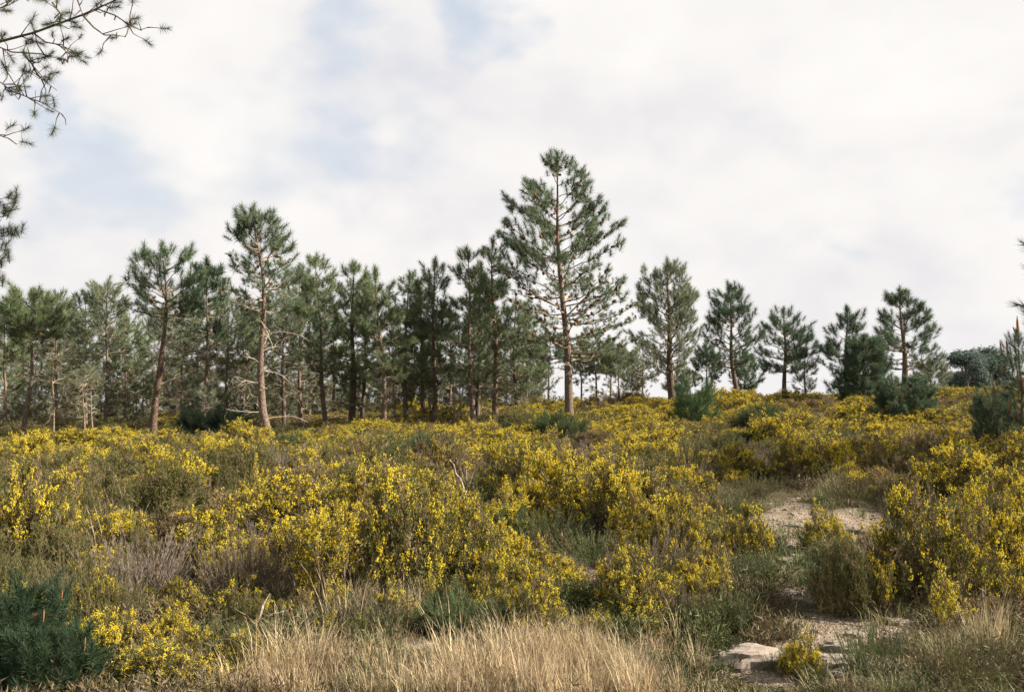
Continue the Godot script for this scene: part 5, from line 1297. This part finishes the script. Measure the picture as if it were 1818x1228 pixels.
	pine("pine_seedling", "large dark green pine seedling with orange shoots in the bottom left corner", {"x": -3.35, "d": 6.9, "h": 0.53, "cb": 0.02, "rad": 0.15, "lean": [[0, 0], [1, 0.06]], "short": "the large corner seedling", "tint": Color(0.035, 0.06, 0.034), "whorls": 9, "per": 6, "dens": 1.1, "low_dens": 1, "dome": 0.6, "waist": 0.7, "kind": "seedling", "size": 0.75, "high_rise": 1.6, "low_rise": 0.4, "thick": 0.02, "candle": 0.2, "candle_size": 0.28, "category": "pine seedling"})
	pine("pine_seedling", "low dark green pine seedling right of the large corner seedling", {"x": -3.01, "d": 6.7, "h": 0.27, "cb": 0.04, "rad": 0.08, "lean": [[0, 0], [1, 0.06]], "short": "the low corner seedling", "tint": Color(0.04, 0.066, 0.036), "whorls": 9, "per": 6, "dens": 1.4, "low_dens": 1, "dome": 0.6, "waist": 0.7, "kind": "seedling", "size": 0.7, "high_rise": 1.3, "low_rise": 0.4, "thick": 0.02, "candle": 0.05, "candle_size": 0.3, "category": "pine seedling"})
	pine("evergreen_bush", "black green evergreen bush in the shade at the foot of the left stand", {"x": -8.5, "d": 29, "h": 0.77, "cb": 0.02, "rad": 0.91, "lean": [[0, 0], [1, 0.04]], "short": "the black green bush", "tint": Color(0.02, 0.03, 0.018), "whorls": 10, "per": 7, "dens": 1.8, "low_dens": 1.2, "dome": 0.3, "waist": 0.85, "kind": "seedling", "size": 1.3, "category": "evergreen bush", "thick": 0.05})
	round_tree("left one of the two round blue green trees beyond the ridge", 27.16, 60, 3.51, 1.48, 13, "the left round far tree")
	round_tree("larger right one of the two round blue green trees beyond the ridge", 29.49, 62, 4.25, 1.74, 16, "the right round far tree")
	reaching_pine("pine outside the left edge whose thin tufted branches hang into the sky", -7.05, 10.4, 6.6, [
		[0.02, [Vector3(-6.87, 5.04, -10.2), Vector3(-5.96, 5.39, -10), Vector3(-5.18, 5.71, -9.8), Vector3(-4.79, 5.76, -9.7), Vector3(-4.27, 5.9, -9.6), Vector3(-3.97, 6.04, -9.6), Vector3(-3.72, 6.18, -9.6)], 15],
		[0.01, [Vector3(-4.26, 5.9, -9.6), Vector3(-4.12, 5.96, -9.6), Vector3(-3.9, 5.85, -9.5), Vector3(-3.7, 5.7, -9.4), Vector3(-3.61, 5.66, -9.4), Vector3(-3.53, 5.69, -9.4)], 5],
		[0.01, [Vector3(-4.27, 5.9, -9.6), Vector3(-4.11, 5.73, -9.5), Vector3(-4, 5.65, -9.5), Vector3(-3.85, 5.61, -9.4), Vector3(-3.75, 5.59, -9.4)], 3],
		[0.01, [Vector3(-5.79, 5.51, -10), Vector3(-5.28, 5.71, -9.9), Vector3(-5.06, 5.6, -9.8), Vector3(-4.71, 5.54, -9.7), Vector3(-4.61, 5.51, -9.7), Vector3(-4.39, 5.43, -9.6)], 6],
		[0.01, [Vector3(-4.79, 5.75, -9.7), Vector3(-4.67, 5.66, -9.7), Vector3(-4.45, 5.59, -9.6), Vector3(-4.38, 5.45, -9.6)], 7],
		[0.01, [Vector3(-6.92, 4.77, -10.3), Vector3(-5.95, 5.29, -10.2), Vector3(-5.26, 5.36, -10), Vector3(-5.09, 5.23, -9.9), Vector3(-4.96, 5.18, -9.9), Vector3(-4.72, 5.07, -9.8), Vector3(-4.47, 4.92, -9.7)], 14],
		[0.01, [Vector3(-4.89, 5.54, -9.7), Vector3(-4.8, 5.44, -9.7), Vector3(-4.78, 5.35, -9.8), Vector3(-4.58, 5.2, -9.8)], 9],
		[0.01, [Vector3(-6.24, 6.51, -10.6), Vector3(-5.63, 6.29, -10.4), Vector3(-5.37, 6.32, -10.3), Vector3(-5.16, 6.44, -10.3)], 8],
		[0.01, [Vector3(-4.67, 6.12, -9.8), Vector3(-4.53, 5.95, -9.7), Vector3(-4.53, 5.86, -9.7)], 3],
		[0.01, [Vector3(-4.38, 6.13, -9.7), Vector3(-4.27, 5.91, -9.6)], 2],
		[0.02, [Vector3(-6.85, 4.43, -10.6), Vector3(-6.2, 4.59, -10.5), Vector3(-5.73, 4.74, -10.4), Vector3(-5.51, 4.93, -10.3), Vector3(-5.3, 4.86, -10.3)], 4],
		[0.03, [Vector3(-7.16, 3.32, -11), Vector3(-6.72, 3.73, -11.5), Vector3(-6.45, 4.13, -11.8), Vector3(-6.29, 4.31, -12)], 12],
		[0.03, [Vector3(-7.14, 3.07, -11), Vector3(-6.7, 3.34, -11.5), Vector3(-6.42, 3.58, -11.8), Vector3(-6.3, 3.82, -12)], 10]],
		[Vector3(-6.14, 4.64, -12), Vector3(-6.08, 4.57, -12), Vector3(-6.19, 4.45, -12), Vector3(-6.09, 4.22, -12), Vector3(-6.17, 4.17, -12), Vector3(-6.05, 4.18, -12), Vector3(-6.15, 3.99, -12), Vector3(-6.18, 3.82, -12), Vector3(-6.09, 3.86, -12), Vector3(-6.3, 4.52, -12), Vector3(-6.35, 4.24, -12), Vector3(-6.31, 3.96, -12), Vector3(-6.16, 3.61, -12), Vector3(-6.14, 4.41, -12)])
	print("trees %d ms" % Time.get_ticks_msec())
	for k in 4:
		gorse_kinds.append(gorse_kind(100 + k, 0.66, 0.0, 110, 0.2))
	for k in 4:
		gorse_kinds.append(gorse_kind(110 + k, 0.42, 0.0, 110, 0.3))
	for k in 3:
		gorse_kinds.append(gorse_kind(120 + k, 0.2, 0.0, 114, 0.4))
	for k in 2:
		gorse_kinds.append(gorse_kind(130 + k, 0.0, 0.0, 118, 0.5))
	for k in 2:
		gorse_kinds.append(gorse_kind(140 + k, 0.8, 1.0, 18, 0.7))
	gorse_kinds.append(gorse_kind(150, 0.86, 0.35, 60, 0.3, 2.0))
	gorse_kinds.append(gorse_kind(160, 0.08, 0.0, 96, 0.2, 1.0, 0.85))
	gorse_kinds.append(gorse_kind(161, 0.25, 0.0, 96, 0.2, 1.0, 0.6))
	heather_kinds = [heather_kind(1, Color(0.17, 0.135, 0.105), Color(0.11, 0.092, 0.055), 170, 1.3), heather_kind(2, Color(0.215, 0.172, 0.155), Color(0.14, 0.115, 0.085), 170, 1.3),
		heather_kind(3, Color(0.09, 0.095, 0.038), Color(0.14, 0.12, 0.065), 170, 1.3), heather_kind(4, Color(0.075, 0.10, 0.042), Color(0.115, 0.12, 0.06), 160, 1.3)]
	print("kinds %d ms" % Time.get_ticks_msec())
	var taken := []
	taken.append([-1.63, 8.8, 0.33])
	gorse("tallest bright yellow gorse bush with upright sprays at the left centre", -1.63, 8.8, 1.06, 0.41, 15, "gorse bushes over the hillside", "the tall bright bush")
	taken.append([-1.41, 8.34, 0.17])
	gorse("thin yellow gorse sprays at the foot of the tall bright bush", -1.41, 8.34, 0.37, 0.21, 13, "gorse bushes over the hillside")
	taken.append([-2.56, 8.46, 0.18])
	gorse("small flat topped bright yellow gorse between heather and dark hollow", -2.56, 8.46, 0.29, 0.23, 0, "gorse bushes over the hillside")
	taken.append([-2.61, 7.74, 0.18])
	gorse("rounded yellow gorse below the small flat topped one", -2.61, 7.74, 0.33, 0.23, 1, "gorse bushes over the hillside")
	taken.append([-2.77, 7.2, 0.31])
	gorse("low wide gorse dotted with small yellow flowers beside the corner seedling", -2.77, 7.2, 0.48, 0.38, 4, "gorse bushes over the hillside", "the dotted gorse")
	taken.append([-2.28, 7.26, 0.2])
	gorse("low gorse with loose yellow sprays right of the dotted one", -2.28, 7.26, 0.33, 0.24, 5, "gorse bushes over the hillside")
	taken.append([-4.73, 9.64, 0.19])
	gorse("bright gorse clump cut by the left edge above the corner seedling", -4.73, 9.64, 0.32, 0.24, 2, "gorse bushes over the hillside")
	taken.append([-5.24, 11.3, 0.41])
	gorse("shaded gorse with a dark hollow at the left edge", -5.24, 11.3, 0.89, 0.51, 6, "gorse bushes over the hillside", "the shaded edge gorse")
	taken.append([-4.2, 10.32, 0.25])
	gorse("little yellow gorse right of the shaded one at the left edge", -4.2, 10.32, 0.35, 0.32, 7, "gorse bushes over the hillside")
	taken.append([-9.4, 19.56, 0.48])
	gorse("glowing yellow gorse mound under the slender pale pine", -9.4, 19.56, 0.82, 0.6, 3, "gorse bushes over the hillside", "the glowing mound")
	taken.append([-0.95, 9.18, 0.43])
	gorse("big olive gorse without many flowers right of the tall bright bush", -0.95, 9.18, 1.11, 0.54, 8, "gorse bushes over the hillside", "the big olive gorse")
	taken.append([-0.39, 9.48, 0.36])
	gorse("rusty gorse overhanging a dark hollow in the middle", -0.39, 9.48, 0.8, 0.45, 9, "gorse bushes over the hillside", "the rusty gorse")
	taken.append([-1.64, 11.44, 0.51])
	gorse("broad gorse behind the tall bright bush", -1.64, 11.44, 0.96, 0.64, 4, "gorse bushes over the hillside")
	taken.append([-1.06, 12.38, 0.44])
	gorse("gorse dusted with yellow behind the big olive one", -1.06, 12.38, 0.76, 0.56, 5, "gorse bushes over the hillside")
	taken.append([-3.16, 12.32, 0.33])
	gorse("yellow gorse above the mauve heather, left of the tall bright bush", -3.16, 12.32, 0.76, 0.41, 0, "gorse bushes over the hillside")
	taken.append([-4.66, 14.52, 0.55])
	gorse("spreading golden gorse below the thick dark trunked pine", -4.66, 14.52, 0.73, 0.69, 1, "gorse bushes over the hillside", "the spreading golden gorse")
	taken.append([0.2, 8.94, 0.33])
	gorse("low gorse with yellow sprays left of the small bare patch", 0.2, 8.94, 0.43, 0.41, 10, "gorse bushes over the hillside")
	taken.append([-0.72, 8.68, 0.14])
	gorse("short forked yellow sprays in front of the dark hollow", -0.72, 8.68, 0.34, 0.17, 14, "gorse bushes over the hillside")
	taken.append([-0.35, 8.36, 0.19])
	gorse("flat gorse cushion above the low seedling by the straw grass", -0.35, 8.36, 0.21, 0.23, 6, "gorse bushes over the hillside")
	taken.append([0.63, 8.16, 0.17])
	gorse("small yellow gorse at the upper edge of the straw grass", 0.63, 8.16, 0.25, 0.22, 2, "gorse bushes over the hillside")
	taken.append([1.1, 8.32, 0.21])
	gorse("low gorse beside the drooping brown grass tussock", 1.1, 8.32, 0.26, 0.27, 7, "gorse bushes over the hillside")
	taken.append([1.26, 11.6, 0.59])
	gorse("large round gorse in the centre right with shaded feet", 1.26, 11.6, 0.98, 0.73, 4, "gorse bushes over the hillside", "the large round gorse")
	taken.append([1.69, 10.36, 0.28])
	gorse("upright gorse right of the large round one", 1.69, 10.36, 0.73, 0.35, 5, "gorse bushes over the hillside")
	taken.append([0.56, 13.24, 0.45])
	gorse("gorse with dense yellow crown and bare feet in the centre", 0.56, 13.24, 0.97, 0.56, 3, "gorse bushes over the hillside", "the dense crowned gorse")
	taken.append([1.78, 8.84, 0.26])
	gorse("spindly yellow gorse in front of a dark hollow left of the path", 1.78, 8.84, 0.42, 0.32, 13, "gorse bushes over the hillside")
	taken.append([2.36, 10.46, 0.26])
	gorse("gorse at the left brink of the sandy path", 2.36, 10.46, 0.56, 0.32, 6, "gorse bushes over the hillside", "the path brink gorse")
	taken.append([2.8, 8.58, 0.24])
	gorse("dark shaded bush between the two arms of the sandy path", 2.8, 8.58, 0.67, 0.3, 11, "gorse bushes over the hillside")
	taken.append([3.39, 10.94, 0.25])
	gorse("yellow gorse on the island between the arms of the path", 3.39, 10.94, 0.46, 0.31, 0, "gorse bushes over the hillside", "the path island gorse")
	taken.append([3.56, 8.74, 0.43])
	gorse("large dark gorse right of the path with flowers only on top", 3.56, 8.74, 1, 0.54, 8, "gorse bushes over the hillside", "the large dark gorse")
	taken.append([4.5, 9.66, 0.33])
	gorse("bright yellow gorse overhanging the large dark one", 4.5, 9.66, 0.81, 0.41, 1, "gorse bushes over the hillside", "the overhanging bright gorse")
	taken.append([4.18, 8.64, 0.25])
	gorse("gorse in the grass at the right edge below the bright yellow one", 4.18, 8.64, 0.41, 0.31, 7, "gorse bushes over the hillside")
	taken.append([3.25, 7.6, 0.26])
	gorse("tall spindly yellow sprays rising from the grass at lower right", 3.25, 7.6, 0.53, 0.32, 14, "gorse bushes over the hillside")
	taken.append([5.16, 10.22, 0.3])
	gorse("bright gorse cut by the right edge beside the overhanging one", 5.16, 10.22, 0.8, 0.37, 2, "gorse bushes over the hillside")
	taken.append([6.1, 12.36, 0.39])
	gorse("half flowering gorse at the right edge above the cut one", 6.1, 12.36, 0.76, 0.49, 4, "gorse bushes over the hillside")
	taken.append([7.55, 15.34, 0.59])
	gorse("gorse in front of the low orange shooted pine at the right edge", 7.55, 15.34, 0.9, 0.73, 5, "gorse bushes over the hillside")
	taken.append([7.51, 16.54, 0.48])
	gorse("golden gorse between the spread out gorse and the right edge pines", 7.51, 16.54, 0.74, 0.6, 3, "gorse bushes over the hillside")
	taken.append([3.07, 8.4, 0.13])
	gorse("lone spindly gorse at the right foot of the path", 3.07, 8.4, 0.45, 0.16, 13, "gorse bushes over the hillside")
	taken.append([1.98, 7.1, 0.14])
	gorse("orange yellow gorse beside the pale flat slab", 1.98, 7.1, 0.31, 0.17, 0, "gorse bushes over the hillside")
	taken.append([-0.65, 7.26, 0.12])
	gorse("tiny gorse cushion in the straw grass by the pale stones", -0.65, 7.26, 0.12, 0.15, 6, "gorse bushes over the hillside")
	taken.append([-1.41, 7.72, 0.16])
	gorse("sparse yellow sprays in the grass below the tall bright bush", -1.41, 7.72, 0.24, 0.19, 14, "gorse bushes over the hillside")
	taken.append([-1.91, 7.44, 0.13])
	gorse("sparse yellow sprays in the grass below the dark hollow", -1.91, 7.44, 0.19, 0.17, 13, "gorse bushes over the hillside")
	taken.append([3.78, 10.52, 0.17])
	gorse("small gorse on the right brink of the sandy path", 3.78, 10.52, 0.35, 0.21, 7, "gorse bushes over the hillside")
	taken.append([6.02, 13.72, 0.58])
	gorse("gorse spread above the large dark one right of the path", 6.02, 13.72, 0.85, 0.73, 4, "gorse bushes over the hillside", "the spread out gorse")
	taken.append([-1.83, 7, 0.19])
	gorse("dull gorse in the grass below the grey fallen twigs", -1.83, 7, 0.29, 0.24, 9, "gorse bushes over the hillside")
	taken.append([-2.43, 6.82, 0.32])
	gorse("sprawling gorse at the lower edge right of the corner seedling", -2.43, 6.82, 0.33, 0.4, 10, "gorse bushes over the hillside")
	taken.append([-3.07, 7.4, 0.18])
	gorse("small gorse squeezed between the corner seedlings and the dotted gorse", -3.07, 7.4, 0.31, 0.23, 5, "gorse bushes over the hillside")
	taken.append([-2.06, 6.7, 0.23])
	gorse("gorse at the lower edge left of the straw grass", -2.06, 6.7, 0.26, 0.28, 6, "gorse bushes over the hillside")
	taken.append([-5.81, 12.82, 0.37])
	gorse("ragged gorse above the shaded one at the left edge", -5.81, 12.82, 0.65, 0.47, 7, "gorse bushes over the hillside")
	taken.append([-4.22, 11.26, 0.35])
	gorse("ragged yellow gorse above the mauve heather bush", -4.22, 11.26, 0.54, 0.44, 4, "gorse bushes over the hillside")
	taken.append([-6.72, 15.94, 0.43])
	gorse("yellow gorse right of the pale mauve heather", -6.72, 15.94, 0.63, 0.54, 1, "gorse bushes over the hillside")
	taken.append([-3.15, 16.26, 0.55])
	gorse("gorse in the upper middle, below the round green seedling", -3.15, 16.26, 0.73, 0.68, 5, "gorse bushes over the hillside")
	taken.append([-1.96, 16.12, 0.54])
	gorse("yellow gorse between the round green seedling and the middle stand seedling", -1.96, 16.12, 0.72, 0.68, 2, "gorse bushes over the hillside")
	taken.append([-2.11, 7.52, 0.16])
	heather("dark olive heath at the edge of the dark hollow", -2.11, 7.52, 0.25, 0.23, 2, "heather and low heath bushes", "heath_bush", "heath bush")
	taken.append([-1.6, 7.5, 0.16])
	heather("olive heath fringe between the twigs and the straw grass", -1.6, 7.5, 0.19, 0.23, 2, "heather and low heath bushes", "heath_bush", "heath bush")
	taken.append([-3.39, 9.36, 0.31])
	heather("mauve grey heather bush left of the small flat topped gorse", -3.39, 9.36, 0.55, 0.45, 1, "heather and low heath bushes", "heather_bush", "heather")
	taken.append([-2.37, 9.02, 0.27])
	heather("brown grey heather bush beside the dark hollow", -2.37, 9.02, 0.53, 0.38, 0, "heather and low heath bushes", "heather_bush", "heather")
	taken.append([-3.45, 10.8, 0.28])
	heather("brown heather below the spreading golden gorse", -3.45, 10.8, 0.36, 0.39, 0, "heather and low heath bushes", "heather_bush", "heather")
	taken.append([-2.55, 10.78, 0.25])
	heather("grey heather behind the tall bright gorse", -2.55, 10.78, 0.42, 0.36, 1, "heather and low heath bushes", "heather_bush", "heather")
	taken.append([-6.26, 14.12, 0.44])
	heather("mauve heather patch between gorse at the left edge", -6.26, 14.12, 0.4, 0.63, 1, "heather and low heath bushes", "heather_bush", "heather")
	taken.append([-7.55, 16.02, 0.35])
	heather("pale mauve heather under the glowing yellow mound", -7.55, 16.02, 0.4, 0.49, 1, "heather and low heath bushes", "heather_bush", "heather")
	taken.append([-3.79, 8.86, 0.24])
	heather("olive heath bush behind the corner seedling", -3.79, 8.86, 0.55, 0.35, 2, "heather and low heath bushes", "heather_bush", "heather")
	taken.append([-3.27, 8.4, 0.2])
	heather("olive heath bush between the heather and the dotted gorse", -3.27, 8.4, 0.38, 0.28, 2, "heather and low heath bushes", "heather_bush", "heather")
	taken.append([0.83, 10.26, 0.26])
	heather("dark green heath cushion above the small bare patch", 0.83, 10.26, 0.32, 0.37, 3, "heather and low heath bushes", "heather_bush", "heather")
	taken.append([0.4, 10.92, 0.26])
	heather("green heath tuft right of the fresh light green seedling", 0.4, 10.92, 0.37, 0.37, 3, "heather and low heath bushes", "heath_bush", "heath bush")
	taken.append([1.34, 9.54, 0.28])
	heather("brown heather right of the dark green cushion", 1.34, 9.54, 0.48, 0.4, 0, "heather and low heath bushes", "heather_bush", "heather")
	taken.append([0.96, 11.46, 0.34])
	heather("pinkish brown heather above the dark green cushion", 0.96, 11.46, 0.29, 0.48, 1, "heather and low heath bushes", "heather_bush", "heather")
	taken.append([-1.17, 7.94, 0.22])
	heather("brown heather in front of the big olive gorse", -1.17, 7.94, 0.31, 0.31, 0, "heather and low heath bushes", "heather_bush", "heather")
	taken.append([-0.92, 8, 0.16])
	heather("grassy green tuft in front of the big olive gorse", -0.92, 8, 0.22, 0.22, 3, "heather and low heath bushes", "heath_bush", "heath bush")
	taken.append([-1.53, 8.02, 0.22])
	heather("olive heath bush at the foot of the tall bright gorse", -1.53, 8.02, 0.25, 0.31, 2, "heather and low heath bushes", "heath_bush", "heath bush")
	taken.append([2.79, 12.9, 0.24])
	heather("pale green broom tuft left of the path's upper end", 2.79, 12.9, 0.36, 0.34, 3, "heather and low heath bushes", "broom_bush", "broom")
	taken.append([2.04, 10.86, 0.26])
	heather("dull green heath bush below the pale green broom tuft", 2.04, 10.86, 0.37, 0.37, 3, "heather and low heath bushes", "heath_bush", "heath bush")
	taken.append([1.73, 8.26, 0.18])
	heather("green grassy heath bush right of the drooping tussock", 1.73, 8.26, 0.32, 0.25, 3, "heather and low heath bushes", "heath_bush", "heath bush")
	taken.append([2.34, 9.62, 0.14])
	heather("shaded green heath bush at the left brink of the path", 2.34, 9.62, 0.3, 0.2, 3, "heather and low heath bushes", "heath_bush", "heath bush")
	taken.append([2.46, 7.04, 0.18])
	heather("dark green heath bush beside the pale stones at the path's foot", 2.46, 7.04, 0.3, 0.26, 3, "heather and low heath bushes", "heath_bush", "heath bush")
	taken.append([2.88, 6.68, 0.21])
	heather("olive heath bush in the grass in the lower right corner", 2.88, 6.68, 0.34, 0.3, 2, "heather and low heath bushes", "heath_bush", "heath bush")
	taken.append([3.31, 7.08, 0.15])
	heather("green heath bush under the spindly sprays at lower right", 3.31, 7.08, 0.28, 0.22, 3, "heather and low heath bushes", "heath_bush", "heath bush")
	taken.append([4.5, 13.6, 0.24])
	heather("dark heath bush at the head of the right path arm", 4.5, 13.6, 0.46, 0.34, 2, "heather and low heath bushes", "heath_bush", "heath bush")
	taken.append([3.49, 14.4, 0.17])
	heather("dark heath bush at the head of the left path arm", 3.49, 14.4, 0.32, 0.24, 2, "heather and low heath bushes", "heath_bush", "heath bush")
	taken.append([1.39, 8.54, 0.15])
	heather("drooping brown grass tussock beside the low gorse", 1.39, 8.54, 0.34, 0.22, 0, "heather and low heath bushes", "grass_tussock", "tussock")
	taken.append([2.04, 6.92, 0.1])
	heather("small green cushion between the pale stones", 2.04, 6.92, 0.16, 0.14, 3, "heather and low heath bushes", "heath_bush", "heath bush")
	taken.append([1.85, 7.18, 0.08])
	heather("small green cushion at the right end of the flat slab", 1.85, 7.18, 0.16, 0.12, 3, "heather and low heath bushes", "heath_bush", "heath bush")
	rock("pale flat slab of rock between straw grass and the orange yellow gorse", 1.73, 7.42, 0.27, 0.13, 0.26, 0.15, 1)
	rock("pale stone beyond the orange yellow gorse", 2.44, 7.68, 0.16, 0.09, 0.14, -0.2, 2)
	rock("long pale stone right of the orange yellow gorse", 2.31, 7.26, 0.2, 0.1, 0.15, 0.3, 3)
	rock("short pale stone below the long one", 2.21, 7.04, 0.11, 0.05, 0.1, 0.1, 4)
	rock("pinkish pale stone on the small bare patch in the centre", 0.41, 9.82, 0.19, 0.12, 0.25, 0.3, 5)
	rock("pale grey stone in the straw grass left of the low seedling", -0.67, 7.58, 0.17, 0.05, 0.2, 0, 6)
	rock("small pale stone just above the grey one in the straw grass", -0.54, 7.9, 0.09, 0.04, 0.12, 0.4, 7)
	rock("pale stone on the bare patch at the right edge", 3.51, 7.2, 0.12, 0.05, 0.15, 0.2, 8)
	rock("whitish stone on the left arm of the path", 2.77, 10.32, 0.11, 0.06, 0.15, 0.2, 9)
	rock("small whitish stone high on the left arm of the path", 3.43, 12.32, 0.12, 0.06, 0.2, 0.8, 10)
	rock("small flat stone on the right arm of the path", 4.1, 11.94, 0.14, 0.05, 0.2, 0.4, 11)
	rock("grey stone at the lower end of the left path arm", 2.49, 9.14, 0.12, 0.05, 0.12, 0.5, 12)
	rock("low pale mound of stone in the straw grass", 0.63, 6.96, 0.34, 0.08, 0.28, 0.1, 13, Color(0.42, 0.4, 0.3))
	rock("grey stone among gravel below the large dark gorse", 3.11, 8.32, 0.12, 0.04, 0.12, 0.2, 14)
	rock("flat grey stone on the gravel in the middle of the path's foot", 2.68, 8, 0.1, 0.04, 0.1, 0.6, 15)
	stick("pale forked dead stick standing out of the gorse in the centre", on_ground(-0.53, 11.1), [[Vector3(0, 0, 0), Vector3(0, 0.62, 0)], [Vector3(0, 0.62, 0), Vector3(-0.16, 0.95, 0)], [Vector3(0.02, 0.5, 0), Vector3(0.1, 0.8, 0.05)]])
	stick("pale crooked dead stick under the dense yellow gorse in the centre", on_ground(0.57, 13.44), [[Vector3(0.1, 0.2, 0.5), Vector3(-0.2, 0.62, 0.5)], [Vector3(0.1, 0.3, 0.5), Vector3(-0.3, 0.5, 0.55)]])
	stick("grey fallen twigs lying in the dark hollow at lower left", on_ground(-2, 8.02), [[Vector3(-0.2, 0.05, 0), Vector3(0.25, 0.22, 0)], [Vector3(-0.05, 0.05, 0.1), Vector3(0.1, 0.35, 0)], [Vector3(-0.3, 0.15, 0), Vector3(0.1, 0.06, 0.1)]])
	scatter_heath(taken)
	scatter_gorse(taken)
	print("gorse %d ms" % Time.get_ticks_msec())
	scatter_grass()
	scatter_stones()
	print("all %d ms" % Time.get_ticks_msec())
